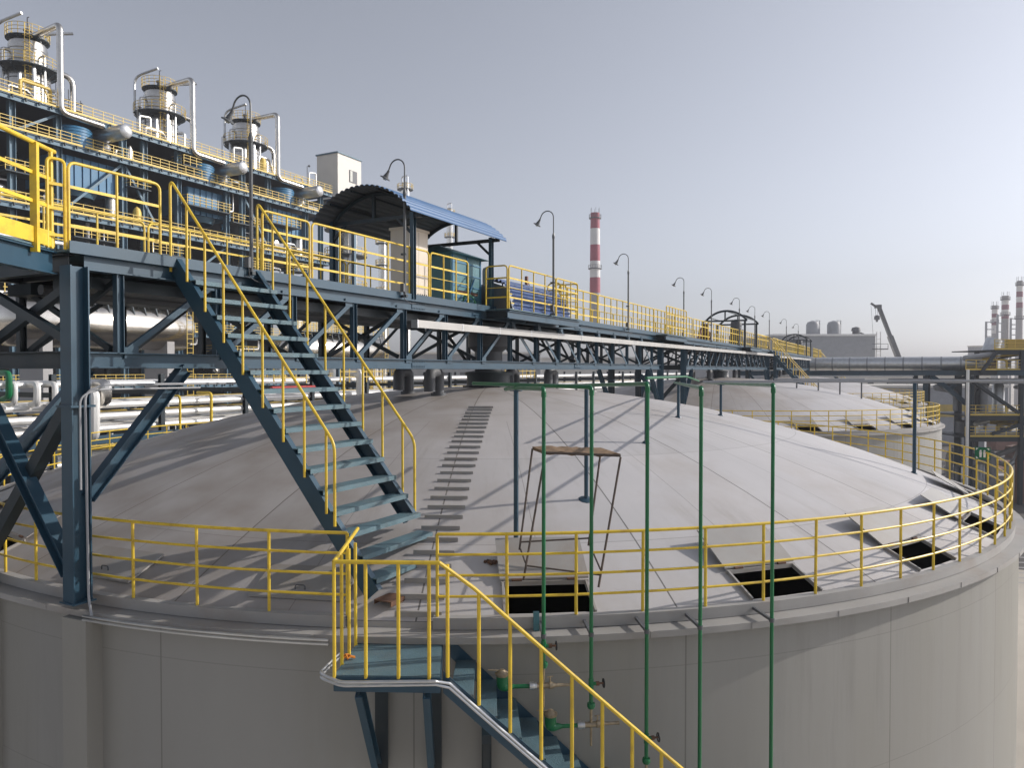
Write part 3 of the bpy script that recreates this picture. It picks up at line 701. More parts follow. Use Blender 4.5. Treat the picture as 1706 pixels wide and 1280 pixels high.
# ------------------------------------------------------------------ green foam pipes of the nearest tank
POSTS = [(6.14, -10.04, -.286), (6.46, -8.13, -.278), (6.46, -4.87, -.307), (6.3, -1.8, -.349), (6.84, .44, -.383)]
RIS = [(-57.71, -.222, 1077, 1110, 1143), (-55.26, -.203, 1140, 1178, 1208), (-52.32, -.168, 1231, 1270, 1302), (-49.36, -.222, None, None, None), (-45.07, -.191, None, None, None)]
ORD = ['leftmost, with two valves in view', 'second from the left, passing the scaffold frame', 'middle one of five', 'fourth from the left', 'rightmost']
ENDS = [None, 1.75, 1.55, 1.40, 1.9]
zprev = -4.4
for i, ((dg, zt, vv, vf, vg), (px_, py_, pz)) in enumerate(zip(RIS, [POSTS[0], POSTS[0], POSTS[1], POSTS[3], POSTS[4]])):
    x, y = 13.62 * cos(radians(dg)), 13.62 * sin(radians(dg))
    tn = V(-sin(radians(dg)), cos(radians(dg)), 0); rd = V(cos(radians(dg)), sin(radians(dg)), 0)
    zv = zat(x, y, vv) if vv else -4.3 - .85 * (i - 1)
    zf = zat(x, y, vf) if vf else zv - .30
    zg = zat(x, y, vg) if vg else zf - .25
    t = thing('foam_pipe', 'green foam pipe rising over the tank rim, ' + ORD[i], 'pipe', (x, y, zf), 'green foam pipes in front of the nearest tank')
    top = V(x, y, zt); pst = V(px_, py_, pz + (.03 if i != 1 else .075))
    e = top.lerp(pst, ENDS[i]) if ENDS[i] else V(5.55, -9.25, -.30)
    pp = path([V(x, y, zf + .03), top, e if ENDS[i] else pst] + ([] if ENDS[i] else [e]), .07)
    MB().tube(pp, [.0235 if k < 3 else .0285 for k in range(len(pp))], 12).build('riser', GREEN, t)
    for q, d in ((top + V(0, 0, -.07), V(0, 0, 1)), (top + (pst - top).normalized() * .07, (pst - top).normalized()), (pst, (pst - top).normalized()), (e, (pst - top).normalized())):
        MB().tube([q - d * .03, q + d * .03], .031, 10).build('coupling', GREEN, t)
    MB().bar(rd * 13.16 + tn * .0 - rd * 0 + V(0, 0, -3.13) if False else V(13.2 * rd.x, 13.2 * rd.y, -3.16), V(x, y, -3.20), .035, .035).tube([V(x, y, -3.225), V(x, y, -3.175)], .033, 10).build('clamp', GREYD, t)
    if i == 0:
        MB().bar(V(13.27 * rd.x, 13.27 * rd.y, -3.25) - tn * .05, V(13.27 * rd.x, 13.27 * rd.y, -3.02) - tn * .05, .07, .06, rd).build('junction_box', TEAL, t)
    # gate valve on the side
    vb = MB().tube([V(x, y, zv - .06), V(x, y, zv + .06)], .032, 10).tube([V(x, y, zv), V(x, y, zv) + tn * .07], .022, 10).build('valve', GREEN, t)
    MB().tube([V(x, y, zv) + tn * .06, V(x, y, zv) + tn * .10], .026, 8).tube([V(x, y, zv) + tn * .10, V(x, y, zv) + tn * .15], .012, 8).build('valve_stem', RUST, vb)
    hw = V(x, y, zv) + tn * .155
    ring = [hw + V(0, 0, 1) * (.05 * cos(a * pi / 6)) + rd * (.05 * sin(a * pi / 6)) for a in range(12)]
    m = MB().tube(ring, .008, 6, closed=True)
    for a in (0, 4, 8): m.tube([hw, ring[a]], .006, 5)
    m.build('handwheel', BLACK, vb)
    MB().lathe((x, y, zf), [(.0, .045), (.045, .045), (.05, .03), (.05, 0), (.04, -.004), (.04, -.02), (0, -.02)], 12).build('flange', GREEN, t)
    # brass foam maker
    c = V(x, y, zg)
    m = MB().tube([V(x, y, zf - .02), V(x, y, zg - .26)], [.018, .014], 10)
    m.lathe(c, [(0, -.10), (.03, -.10), (.034, -.03), (.034, .06), (.044, .07), (.044, .10), (.03, .13), (.022, .15), (.018, .32), (.022, .32), (.022, .35), (0, .35)], 14, axis=tn)
    m.tube([c + tn * .08 + V(0, 0, .03), c + tn * .08 + V(0, 0, .11)], .010, 6).tube([c + tn * .04 + V(0, 0, .10), c + tn * .12 + V(0, 0, .11)], .006, 6)
    gm = m.build('foam_maker', BRASS, t)
    MB().lathe(c - tn * .17, [(0, 0), (.042, 0), (.046, .01), (.046, .05), (.04, .055), (.04, .09), (0, .09)], 14, axis=tn).build('coupling_sleeve', GALV, gm)
    # side branch to the hydrant elbow
    hd = c - tn * .50
    pts = path([c - tn * .17, hd + tn * .12, hd + V(0, 0, .0), hd + V(0, 0, .16)], .11, 8)
    MB().tube(pts, [.024 + .046 * min(1, max(0, (k - 3) / (len(pts) - 8))) for k in range(len(pts))], 12).build('elbow', GREEN, t)
    m = MB().lathe(hd + V(0, 0, .14), [(.08, 0), (.085, .015), (.085, .03), (.05, .05), (.03, .07), (0, .075)], 14)
    m.tube([hd + V(0, 0, .20) - tn * .02, hd + V(0, 0, .21) - tn * .17], .008, 6)
    m.build('hydrant_cap', BRASS, t)
for i, (x, y, z) in enumerate(POSTS + [(11.37, .73, -.31)]):
    lab = ['under the leftmost green pipe', 'with a flared foot plate', 'behind the middle green pipe', 'fourth from the left', 'fifth from the left', 'tallest, alone at the far right'][i]
    r = hypot(x, y); zb = dz(r)
    t = thing('pipe_post', 'dark blue pipe support post on the tank roof, ' + lab, 'post', (x, y, zb), 'pipe support posts on the nearest roof')
    MB().tube([(x, y, zb - .02), (x, y, z)], .036 if i < 5 else .042, 10).build('pole', STEEL, t)
    nrm = V(x, y, sqrt(RSPH ** 2 - r * r)).normalized()
    MB().lathe((x, y, zb), [(0, .03), (.06, .03), (.13 if i == 1 else .08, .004), (.13 if i == 1 else .08, -.02)], 10, axis=nrm).build('foot_plate', STEEL, t)
    MB().bar((x - .09, y, z - .01), (x + .09, y, z - .01), .05, .012).build('saddle', STEEL, t)
# long grey pipe passing over the far right post
MB().tube([V(6.6, -.6, -.30), V(11.37, .73, -.26), V(30, 9, -.26)], .034, 8).build('pipe', GREYP, label='long grey horizontal pipe resting on the tallest post at the right', cat='pipe')
MB().tube(path([V(4.2, 9.0, -.42), V(5.0, 4.0, -.20), V(6.46, -4.87, -.16)], .3), .030, 8).build('pipe', GREEN, label='pale topped green pipe crossing behind the middle riser', cat='pipe')
# grey pipes with legs on the second roof
g2 = 'grey foam pipes of the second roof'
for i, (ua, ub, v, vb_, X) in enumerate(((1290, 1440, 632, 655, 6.5), (1300, 1522, 627, 640, 9.5))):
    a, b = onZ(ua, v, -.55), onZ(ub, v, -.55)
    t = thing('pipe', 'thin grey pipe on short legs over the second roof, ' + ('nearer and lower' if i == 0 else 'farther and longer'), 'pipe', a, g2)
    MB().tube([a, b], .06, 8).build('pipe_run', GREYP, t)
    for k in range(4):
        q = a.lerp(b, .25 + .24 * k); r = hypot(q.x, q.y - T2Y)
        if r < 13: MB().tube([q, V(q.x, q.y, dz(r))], .045, 6).build('leg', GREYD, t)

# ------------------------------------------------------------------ makeshift scaffold frame on the roof
sc = thing('trestle', 'makeshift frame of thin rusty rods with a plank on top, behind the open hatch', 'frame', dome(930, 960))
RO_ = RODM
F1, F2, B1, B2 = at(873, 962, 9.78), at(998, 974, 9.74), at(866, 912, 10.3), at(981, 905, 10.3)
T1, T2, TB1, TB2 = at(908, 757, 10.15), at(1034, 762, 10.10), at(887, 748, 10.6), at(1001, 752, 10.6)
for a, b in ((F1, T1), (F2, T2), (B1, TB1), (B2, TB2)):
    MB().tube([a + (a - b).normalized() * .04, b], .016, 6).build('leg', RO_, sc)
MB().tube([F1.lerp(T1, .09), F2.lerp(T2, .07)], .012, 6).tube([B1, F1.lerp(T1, .1)], .012, 6).tube([B2, F2.lerp(T2, .1)], .012, 6).tube([B1.lerp(TB1, .05), B2.lerp(TB2, .05)], .012, 6).build('brace', RO_, sc)
m = MB(); n = 14
for k in range(n + 1):
    a, b = T1.lerp(T2, k / n), TB1.lerp(TB2, k / n); jz = random.uniform(-.012, .012)
    m.v += [a + V(0, 0, jz), b + V(0, 0, jz + random.uniform(-.01, .01)), b + V(0, 0, jz + .035 + random.uniform(0, .02)), a + V(0, 0, jz + .03 + random.uniform(0, .02))]
for k in range(n):
    for q in range(4): m.f.append((k * 4 + q, k * 4 + (q + 1) % 4, k * 4 + 4 + (q + 1) % 4, k * 4 + 4 + q))
m.f += [(0, 3, 2, 1), (n * 4, n * 4 + 1, n * 4 + 2, n * 4 + 3)]
m.build('plank', WOODP, sc)
MB().tube([T1 + V(0, 0, .02), T2 + V(0, 0, .02)], .018, 6).build('crossbar', RO_, sc)
# crumpled rag on the roof
q = dome(817, 940); m = MB()
for k in range(12):
    a = random.uniform(0, 6.3); r = random.uniform(0, .085); d = V(cos(a), sin(a), .15)
    m.lathe(q + V(cos(a) * r, sin(a) * r, random.uniform(.005, .03)), [(0, -.03), (.028, -.01), (.024, .02), (0, .03)], 6, axis=d)
m.build('rag', RUST, label='small rusty crumpled rag lying on the roof beside the foot cleats', cat='rag')
# hose coil on the deck
m = MB()
for k in range(6):
    R = .62 + .05 * k + random.uniform(-.03, .03); ph = random.uniform(0, 6)
    m.tube([V(-.05 + R * .8 * cos(a * pi / 14), -12.2 + R * 1.1 * sin(a * pi / 14), 1.63 + .022 * k + .05 * max(0, sin(a * pi / 14 * 2 + ph))) for a in range(28)], .016, 6, closed=True)
m.build('hose', BLACK, label='coil of black hose lying on the deck behind the corner railing', cat='hose')

# ------------------------------------------------------------------ street lamps on the walkway
def lamp_parts(t, ox, oy, oz):
    o = V(ox, oy, oz)
    MB().tube([o, o + V(0, 0, 2.28)], .032, 10).build('pole', LAMPM, t)
    MB().lathe(o + V(0, 0, 2.22), [(.034, 0), (.042, .03), (.042, .09), (.022, .16), (.02, .17)], 10).build('collar', LAMPM, t)
    R = .205; HZ = 2.84
    pts = [o + V(0, 0, 2.3), o + V(0, 0, HZ)] + [o + V(-R + R * cos(a), 0, HZ + R * sin(a)) for a in [pi * .9 * k / 12 for k in range(1, 13)]]
    d = (pts[-1] - pts[-2]).normalized(); pts.append(pts[-1] + d * .11)
    MB().tube(pts, .016, 8).build('gooseneck', LAMPM, t)
    ax = V(-.48, -.10, -.87); b = pts[-1]
    MB().lathe(b, [(0, -.03), (.026, -.03), (.032, .03), (.038, .05), (.062, .125), (.115, .145), (.120, .162), (.108, .168), (.05, .15), (0, .14)], 18, axis=ax).build('lamp_shade', LAMPM, t)
    MB().lathe(b, [(.04, .14), (.05, .17), (.03, .195), (0, .20)], 12, axis=ax).build('bulb', GLASSM, t)
    MB().box((o.x - .06, o.y - .09, o.z + .12), (o.x + .03, o.y - .035, o.z + .30)).tube(path([o + V(0, -.06, .12), o + V(.03, -.06, -.05), o + V(.05, .15, -.12), o + V(.0, .4, -.10)], .06), .008, 6).build('junction_box', GREYD, t)
    MB().bar(o + V(-.09, 0, .03), o + V(.06, 0, .03), .07, .05).build('bracket', STEELD, t)
    MB().bar(o + V(-.09, 0, .95), o + V(.04, 0, .95), .05, .04).build('bracket', STEELD, t)
LG = 'gooseneck lamps along the walkway'
LAMPS = [(1.36, -10.50, 'tallest looking and nearest, above the roof stair'), (1.40, -6.2, 'in front of the blue canopy and beige cabinet'), (2.10, .12, 'standing on the platform bulge by the blue cover'), (1.44, 8.75, 'just right of the red and white chimney'),
         (1.44, 17.3, 'left of the first bare canopy frame, beyond the stepped out guardrail'), (1.6, 22.7, 'in front of the left side of the first bare canopy frame'), (1.9, 29.3, 'right of the first bare canopy frame'), (1.7, 36.2, 'second right of the first bare canopy frame, overlapping its neighbour'),
         (1.9, 41.6, 'between the two bare canopy frames'), (1.9, 51.5, 'in front of the second bare canopy frame'), (2.0, 59.5, 'farthest one, before the two roof tanks')]
lp = thing('street_lamp', 'grey gooseneck lamp ' + LAMPS[0][2], 'lamp', (LAMPS[0][0], LAMPS[0][1], 1.6), LG)
lamp_parts(lp, LAMPS[0][0], LAMPS[0][1], 1.6)
for x, y, l in LAMPS[1:]: dup(lp, V(x, y, 1.6), 'grey gooseneck lamp ' + l)

# ------------------------------------------------------------------ canopy and machinery on the nearest walkway
cn = thing('canopy', 'curved blue corrugated canopy on posts over the walkway machinery', 'canopy', (.2, -4.2, 1.61))
CX, HW, ZE, ZC = .27, 1.40, 3.46, 4.14
CR = (HW * HW + (ZC - ZE) ** 2) / (2 * (ZC - ZE)); AM = math.asin(HW / CR)
def roofpt(s, y, up=0): a = AM * s; return V(CX + (CR + up) * sin(a), y, ZC - CR + (CR + up) * cos(a))
y0, y1 = -6.35, -1.95
for nm, off, mt_ in (('roof_sheet', 0, BLUES), ('roof_underside', -.009, GREYD)):
    m = MB(); n = 132
    for k in range(n + 1):
        s = -1 + 2 * k / n; up = (0, .022, .03, .03, .022, 0)[k % 6] + off
        for y, d in ((y0, 0), (y1, 0), (y1, -.006), (y0, -.006)): m.v.append(roofpt(s, y, up + d))
    for k in range(n):
        for q in range(4): m.f.append((k * 4 + q, k * 4 + (q + 1) % 4, k * 4 + 4 + (q + 1) % 4, k * 4 + 4 + q))
    m.f += [(0, 1, 2, 3), (n * 4 + 3, n * 4 + 2, n * 4 + 1, n * 4)]
    m.build(nm, mt_, cn)

for y in (-5.75, -2.15):
    for x in (1.30, -1.05):
        MB().ibeam((x, y, 1.6), (x, y, 3.56), .11, .10, .010, .008, (0, 1, 0)).build('column', STEEL, cn)
    MB().bar((-1.2, y, 3.48), (1.55, y, 3.48), .06, .09).build('tie_beam', STEELD, cn)
    MB().tube([roofpt(-.92 + 1.84 * k / 16, y, -.06) for k in range(17)], .05, 8).build('arch_rib', STEELD, cn)
    MB().bar((.2, y, 3.5), (.2, y, ZC - .08), .07, .07, (1, 0, 0)).build('king_post', STEELD, cn)
    for x, sx in ((1.24, -1), (-1.0, 1)): MB().bar((x, y, 3.12), (x + sx * .38, y, 3.47), .05, .06).build('knee_brace', STEELD, cn)
m = MB()
for s in (-.62, -.2, .25, .66): m.bar(roofpt(s, y0 + .1, -.03), roofpt(s, y1 - .1, -.03), .05, .05)
m.build('purlin', STEELD, cn)

cb = thing('electrical_cabinet', 'tall beige electrical cabinet under the blue canopy', 'cabinet', (.63, -4.95, 1.61))
MB().box((.36, -5.33, 1.72), (.90, -4.57, 3.30)).build('body', BEIGE, cb)
MB().box((.33, -5.36, 3.30), (.93, -4.54, 3.36)).build('cap', BEIGE, cb)
MB().box((.38, -5.31, 1.61), (.88, -4.59, 1.72)).build('plinth', GREYD, cb)
m = MB()
for k in range(8): m.lathe((.899, -5.26 + .09 * k, 1.80), [(.024, 0), (.024, .004), (0, .004)], 10, axis=(1, 0, 0))
m.build('vent_hole', VOIDM, cb)
MB().box((.896, -4.951, 1.9), (.903, -4.947, 3.27)).build('door_joint', GREYD, cb)

hs = thing('machine_house', 'teal steel machine house with a hipped roof under the canopy', 'machine house', (.5, -2.7, 1.61))
MB().box((-.55, -3.50, 1.62), (.88, -1.96, 3.0)).build('body', TEAL, hs)
m = MB(); e = [V(-.78, -3.70, 2.99), V(1.08, -3.70, 2.99), V(1.08, -1.82, 2.99), V(-.78, -1.82, 2.99)]; r1, r2 = V(.15, -3.0, 3.33), V(.15, -2.45, 3.33)
m.quad(e[0], e[1], r1).quad(e[1], e[2], r2, r1).quad(e[2], e[3], r2).quad(e[3], e[0], r1, r2).quad(e[3], e[2], e[1], e[0])
m.build('roof', TEAL, hs)
m = MB()
for z in (1.9, 2.2, 2.5, 2.8): m.box((.881, -3.46, z - .012), (.90, -2.0, z + .012))
for y in (-3.44, -2.72, -2.02): m.box((.881, y - .02, 1.66), (.905, y + .02, 2.98))
m.tube([V(.92, -2.95, 1.75), V(.94, -2.7, 2.0), V(.92, -2.4, 2.45)], .02, 6)
m.build('stiffener', BLUEV, hs)
MB().box((.885, -3.30, 2.00), (.91, -2.2, 2.08)).build('rusty_strip', RUST, hs)
m = MB().tube([V(.93 + .02 * k, -2.9 + .25 * cos(k * .7), 1.72 + .25 * abs(sin(k * .7))) for k in range(10)], .018, 6)
m.build('hose', GREEN, label='green hose lying against the teal machine house', cat='hose')

gx = thing('gearbox_drive', 'dark mixer gearbox with upright motor and handwheel on the walkway', 'machine', (.4, -1.2, 1.61))
MB().lathe((.55, -1.25, 1.61), [(.0, 0), (.62, 0), (.60, .10), (.45, .16), (.40, .55), (.27, .75), (.22, .80), (0, .80)], 20).build('gearbox', GREYD, gx)
MB().lathe((.62, -1.15, 2.38), [(.0, 0), (.15, 0), (.15, .45), (.13, .52), (.06, .56), (0, .56)], 16).build('motor', GREYP, gx)
m = MB(); hw = V(1.05, -1.05, 2.50)
ring = [hw + V(.17 * cos(a * pi / 8), .17 * sin(a * pi / 8), 0) for a in range(16)]
m.tube(ring, .014, 6, closed=True)
for a in (0, 5, 10): m.tube([hw, ring[a]], .010, 5)
m.tube([hw + V(0, 0, .02), hw + V(0, 0, -.8)], .02, 8)
m.build('handwheel', BLACK, gx)
m = MB()
for k in range(5): m.tube([V(.1 + .1 * k, -1.65, 1.65), V(.12 + .1 * k, -1.75, 2.3 + .05 * (k % 2))], .022, 6)
m.tube(path([V(.0, -1.7, 2.2), V(.5, -1.8, 2.3), V(.75, -1.6, 1.9)], .1), .03, 6)
m.build('piping', GREYD, gx)
MB().box((.95, .55, 2.5), (1.03, .63, 2.85)).tube([V(.99, .62, 2.5), V(1.02, .74, 2.56), V(1.0, .7, 2.68)], .012, 6).build('marker_post', BRICK, label='short brown post sticking up behind the blue corrugated cover', cat='post')
dc = thing('drum_cover', 'blue corrugated half-round cover on the platform bulge', 'cover', (1.2, .4, 1.62))
m = MB(); n = 66; ya, yb = -1.95, 1.85
for k in range(n + 1):
    a = radians(-3 + 98 * k / n); up = (0, .045, .06, .06, .03, 0)[k % 6]; R = .86 + up
    for y, d in ((ya, 0), (yb, 0), (yb, -.008), (ya, -.008)): m.v.append(V(.98 + (R + d) * cos(a), y + (.25 * (k / n) if y < 0 else 0), 1.64 + (R + d) * sin(a)))
for k in range(n):
    for q in range(4): m.f.append((k * 4 + q, k * 4 + (q + 1) % 4, k * 4 + 4 + (q + 1) % 4, k * 4 + 4 + q))
m.f += [(0, 1, 2, 3), (n * 4 + 3, n * 4 + 2, n * 4 + 1, n * 4)]
m.build('corrugated_sheet', NAVY, dc)
MB().plate([V(.98, ya + .05, 1.62), V(1.82, ya + .05, 1.62), V(1.60, ya + .12, 2.25), V(.98, ya + .2, 2.46)], .02, (0, 1, 0)).build('end_plate', GREYD, dc)
MB().plate([V(.98, yb - .05, 1.62), V(1.82, yb - .05, 1.62), V(1.60, yb - .05, 2.25), V(.98, yb - .05, 2.46)], .02, (0, 1, 0)).build('end_plate', GREYD, dc)
# yellow gate hoops on the bulge
g = thing('ladder_gate', 'yellow ladder gate hoops at the right end of the platform bulge', 'gate', (1.7, 2.1, 1.61))
for y in (1.35, 1.75): panel(g, (1.35, y), (1.80, y), 1.61, 1.08, 0, wire=False, mids=(.8, .55, .3), corner=.16)
# mixers hanging through the decks and hubs on the roofs
for cy, lab in ((0, 'nearest'), (T2Y, 'second'), (T3Y, 'third')):
    h = thing('mixer_hub', 'dark mixer hub standing on top of the %s tank roof below the walkway' % lab, 'mixer', (0, cy, -.5))
    MB().lathe((0, cy, -.58), [(0, 0), (.80, 0), (.80, .05), (.66, .06), (.66, .42), (.72, .42), (.72, .52), (.45, .56), (0, .56)], 32).build('hub_drum', STEELD, h)
    MB().lathe((0, cy, -.05), [(.42, 0), (.42, .6), (.62, .75), (.62, 1.45), (0, 1.45)], 24).build('shaft_housing', GREYD, h)
    for k in range(10):
        a = 2 * pi * k / 10; d = V(cos(a), sin(a), 0)
        MB().bar(V(0, cy, -.53) + d * .67, V(0, cy, -.53) + d * .78, .03, .12).build('gusset', STEELD, h)
    for x, y in ((-.9, -2.9), (.3, -3.2), (-.7, 2.7), (.6, 3.0)):
        z = dz(hypot(x, y)); q = V(x, cy + y, z)
        t = thing('vent_pipe', 'dark gooseneck vent pipe on the %s roof %s the hub, %s' % (lab, 'before' if y < 0 else 'beyond', 'farther side of the truss' if x < 0 else 'nearer side of the truss'), 'vent', q, 'dark vents round the mixer hubs')
        MB().tube(path([q, q + V(0, 0, .60), q + V(0, -.42 if y < 0 else .42, .60), q + V(0, -.42 if y < 0 else .42, .10)], .17), .15, 12).build('pipe_bend', GREYD, t)
        MB().lathe(q, [(0, .06), (.2, .06), (.2, -.02)], 14).build('flange', GREYD, t)
# bare canopy frames on the second and third walkways
for k, (uc, lab) in enumerate(((1219, 'first bare steel canopy frame without sheet, over the second tank'), (1327, 'second bare steel canopy frame without sheet, over the third tank'))):
    q = onX(uc, 545, 0.2); cy = q.y
    t = thing('bare_canopy', lab, 'canopy frame', (.2, cy, 1.61), 'bare canopy frames farther along')
    for y in (cy - 2.3, cy + 2.3):
        for x in (1.55, -1.35): MB().bar((x, y, 1.6), (x, y, 3.47), .13, .13, (1, 0, 0)).build('column', STEELD, t)
        MB().tube([V(CX + CR * sin(AM * s), y, ZC - CR + CR * cos(AM * s)) for s in [-1.0 + 2.0 * j / 20 for j in range(21)]], .075, 8).build('arch_rib', STEELD, t)
        MB().bar((-1.35, y, 3.45), (1.7, y, 3.45), .09, .11).build('tie_beam', STEELD, t)
        MB().bar((.2, y, 3.5), (.2, y, 4.1), .09, .09, (1, 0, 0)).build('king_post', STEELD, t)
    for s in (-.8, 0, .8): MB().bar(roofpt(s, cy - 2.3, 0), roofpt(s, cy + 2.3, 0), .06, .06).build('purlin', STEELD, t)
    mx = thing('mixer_drive', 'dark mixer motor standing under the %s bare canopy frame' % ('first' if k == 0 else 'second'), 'machine', (.4, cy + .6, 1.61), 'mixer drives farther along')
    MB().lathe((.4, cy + .6, 1.61), [(0, 0), (.75, 0), (.72, .25), (.5, .3), (.5, .9), (.4, 1.0), (0, 1.0)], 18).build('gearbox', GREYD, mx)
    MB().lathe((.4, cy + .6, 2.6), [(.38, 0), (.42, .05), (.40, .85), (.34, 1.0), (.12, 1.12), (0, 1.12)], 16).build('motor', GREYD, mx)
    cbx = thing('control_box', 'dark grey control box beside the mixer motor of the %s bare frame' % ('first' if k == 0 else 'second'), 'control box', (1.2, cy - .9, 1.61), 'control boxes farther along')
    MB().box((.7, cy - 2.0, 1.66), (1.2, cy - .9, 2.85)).build('body', GREYD, cbx)
    MB().box((.66, cy - 2.04, 2.85), (1.24, cy - .86, 2.90)).build('lid', GREYP, cbx)
    MB().tube(path([V(1.23, cy - 1.5, 2.7), V(1.28, cy - 1.5, 2.0), V(1.24, cy - 1.2, 1.65)], .1), .03, 6).build('cable', GREYP, cbx)
# dark hoist on the far walkway
q = onX(1172, 556, .4)
t = thing('winch', 'brown winch on the walkway just before the first bare canopy frame', 'winch', (q.x, q.y, 1.61))
MB().box((q.x - .4, q.y - 1.0, 1.61), (q.x + .5, q.y + 1.0, 1.8)).build('base', BRICK, t)
MB().lathe((q.x + .1, q.y, 1.8), [(0, 0), (.42, 0), (.35, .5), (.2, .6), (.2, .95), (.3, 1.0), (0, 1.05)], 14).build('drum', RUST, t)
MB().bar((q.x, q.y - 1.6, 1.65), (q.x, q.y - .5, 2.5), .12, .18).build('arm', BRICK, t)

# stairs coming down from the walkways of the second and third tank
for lab, ub, ue, y1 in (('blue stair going down from the far end of the second walkway', 1283, 1326, 0), ('blue stair going down from the far end of the farthest walkway', 1363, 1392, 1)):
    top = onX(ub, 617, 1.3); top.z = 1.6
    W = 1.7; L = 4.3; H = 5.0
    t = thing('roof_stair', lab + ', yellow rails', 'stairs', (top.x + L, top.y, 1.6 - H), 'far roof stairs')
    for yy in (top.y, top.y + W):
        MB().bar((1.25, yy, 1.62), (1.25 + L, yy, 1.62 - H), .09, .28).build('stringer', STEEL, t)
        MB().tube(path([V(1.25, yy, 1.6), V(1.25, yy, 2.8), V(1.25 + L, yy, 2.8 - H), V(1.25 + L, yy, 1.7 - H)], .15), .035, 6).build('handrail', YELF, t)
        for k in range(1, 9):
            x = L * k / 9; MB().tube([(1.25 + x, yy, 1.6 - H * k / 9), (1.25 + x, yy, 2.8 - H * k / 9)], .03, 6).build('post', YELF, t)
    for k in range(1, 17): MB().box((1.25 + L * k / 17 - .05, top.y + .06, 1.6 - H * k / 17 - .03), (1.25 + L * k / 17 + .2, top.y + W - .06, 1.6 - H * k / 17)).build('tread', GRATE, t)
    g = thing('guardrail', 'yellow guardrail at the head of the stair on the %s walkway end' % ('second' if not y1 else 'farthest'), 'guardrail', (1.25, top.y - 3, 1.6), 'guardrails at the far stair heads')
    panel(g, (1.25, top.y - 6), (1.25, top.y - .1), 1.6, 1.2, 7, r=.03, wire=False)
    panel(g, (1.25, top.y + W + .1), (1.25, top.y + W + 3), 1.6, 1.2, 4, r=.03, wire=False)
# ------------------------------------------------------------------ process plant on the left
PX = -66.0
LV = [-8.2, -1.6, 4.6, 10.4, 16.3, 23.4, 26.7]
PY0, PY1 = 10.0, 67.0
pf = thing('process_structure', 'tall blue steel process structure of stacked decks carrying the three silver towers', 'process structure', (PX - 7, 40, GZ))
COLS = []
for b in (7.7, 22.0, 36.3, 50.6): COLS += [b, b + 4.5, b + 11.7]
COLS = [y for y in COLS if PY0 <= y <= 66] + [65.5]
for y in COLS:
    MB().ibeam((PX, y, GZ), (PX, y, 26.3), .60, .55, .05, .04, (0, 1, 0)).build('column', PLANT, pf)
    MB().bar((PX - 7, y, GZ), (PX - 7, y, 26.3), .5, .5, (1, 0, 0)).build('column', PLANTD, pf)
for i, z in enumerate(LV):
    m = MB().box((PX - 14, PY0, z - .06), (PX + 1.0, PY1, z)); y = PY0 + .3
    while y < PY1: m.bar((PX + 1.06, y, z - .22), (PX + 1.26, y, z - .22), .12, .34); y += 1.25
    m.build('deck', PLANTD, pf)
    MB().ibeam((PX + .9, PY0, z - .32), (PX + .9, PY1, z - .32), .48, .3, .04, .03).build('edge_beam', PLANT, pf)
    for yy in (PY0 + .1, PY1 - .1): MB().bar((PX - 13.8, yy, z - .3), (PX + .7, yy, z - .3), .25, .4).build('end_beam', PLANT, pf)
    m = MB(); y = PY0 + .1
    while y <= PY1: m.bar((PX + 1.0, y, z), (PX + 1.0, y, z + 1.12), .06, .06, (0, 1, 0)); y += 1.15
    for f in (1.1, .75, .4): m.bar((PX + 1.0, PY0, z + f), (PX + 1.0, PY1, z + f), .055, .055)
    m.bar((PX + 1.03, PY0, z + .1), (PX + 1.03, PY1, z + .1), .02, .2)
    m.build('guardrail', YELF, pf)
MB().box((PX - 14.2, PY0, GZ), (PX - 14.0, PY1, 26.2)).build('dark_backing', PLANTD, pf)  # dark sheet added at the back to keep the gaps between decks dark
for a, b, z0, z1 in ((22.2, 26.3, 23.5, 26.2), (26.7, 33.5, 16.4, 22.9), (38.0, 33.9, 16.4, 22.8), (40.9, 47.8, 10.5, 15.8), (55.2, 50.8, 16.4, 22.9), (55.2, 62.1, 10.5, 15.8), (26.7, 22.2, 4.7, 9.9), (36.3, 40.6, -1.5, 4.0), (48, 55, 4.7, 9.8)):
    MB().bar((PX + .1, a, z0), (PX + .1, b, z1), .25, .25).build('brace', PLANT, pf)
for y, ln, z, xx in ((21, 4.5, 19.4, -65.2), (27.5, 5, 14.0, -64.9), (33.9, 2.6, 20.6, -65.0), (36.6, 4.2, 13.6, -65.0), (41.0, 6.6, 20.0, -64.6), (40.8, 2.6, 24.7, -64.9), (48.3, 4.5, 19.2, -65.1), (50.8, 4.0, 13.4, -64.9), (54.6, 5.5, 20.2, -64.7), (58, 4, 14.2, -65.0), (24, 6, 8.0, -64.6), (38, 5, 7.6, -64.8), (52, 6, 7.8, -64.8), (30, 5, 2.4, -64.8), (45, 7, 2.0, -64.8), (16, 4, 13.2, -65), (14, 5, 20, -65)):
    p = MB().box((xx - 2.2, y, z - .12), (xx, y + ln, z)).build('half_deck', PLANTD, pf)
    m = MB(); k = 0
    while k * .9 <= ln: m.bar((xx, y + k * .9, z), (xx, y + k * .9, z + 1.15), .06, .06, (0, 1, 0)); k += 1
    for f in (1.1, .75, .4): m.bar((xx, y, z + f), (xx, y + ln, z + f), .055, .055)
    for yy in (y, y + ln):
        for f in (1.1, .75, .4): m.bar((xx - 2.2, yy, z + f), (xx, yy, z + f), .05, .05)
    m.build('guardrail', YELF, p)
WHERE = ['ground', 'lowest', 'second', 'third', 'fourth', 'upper', 'top']
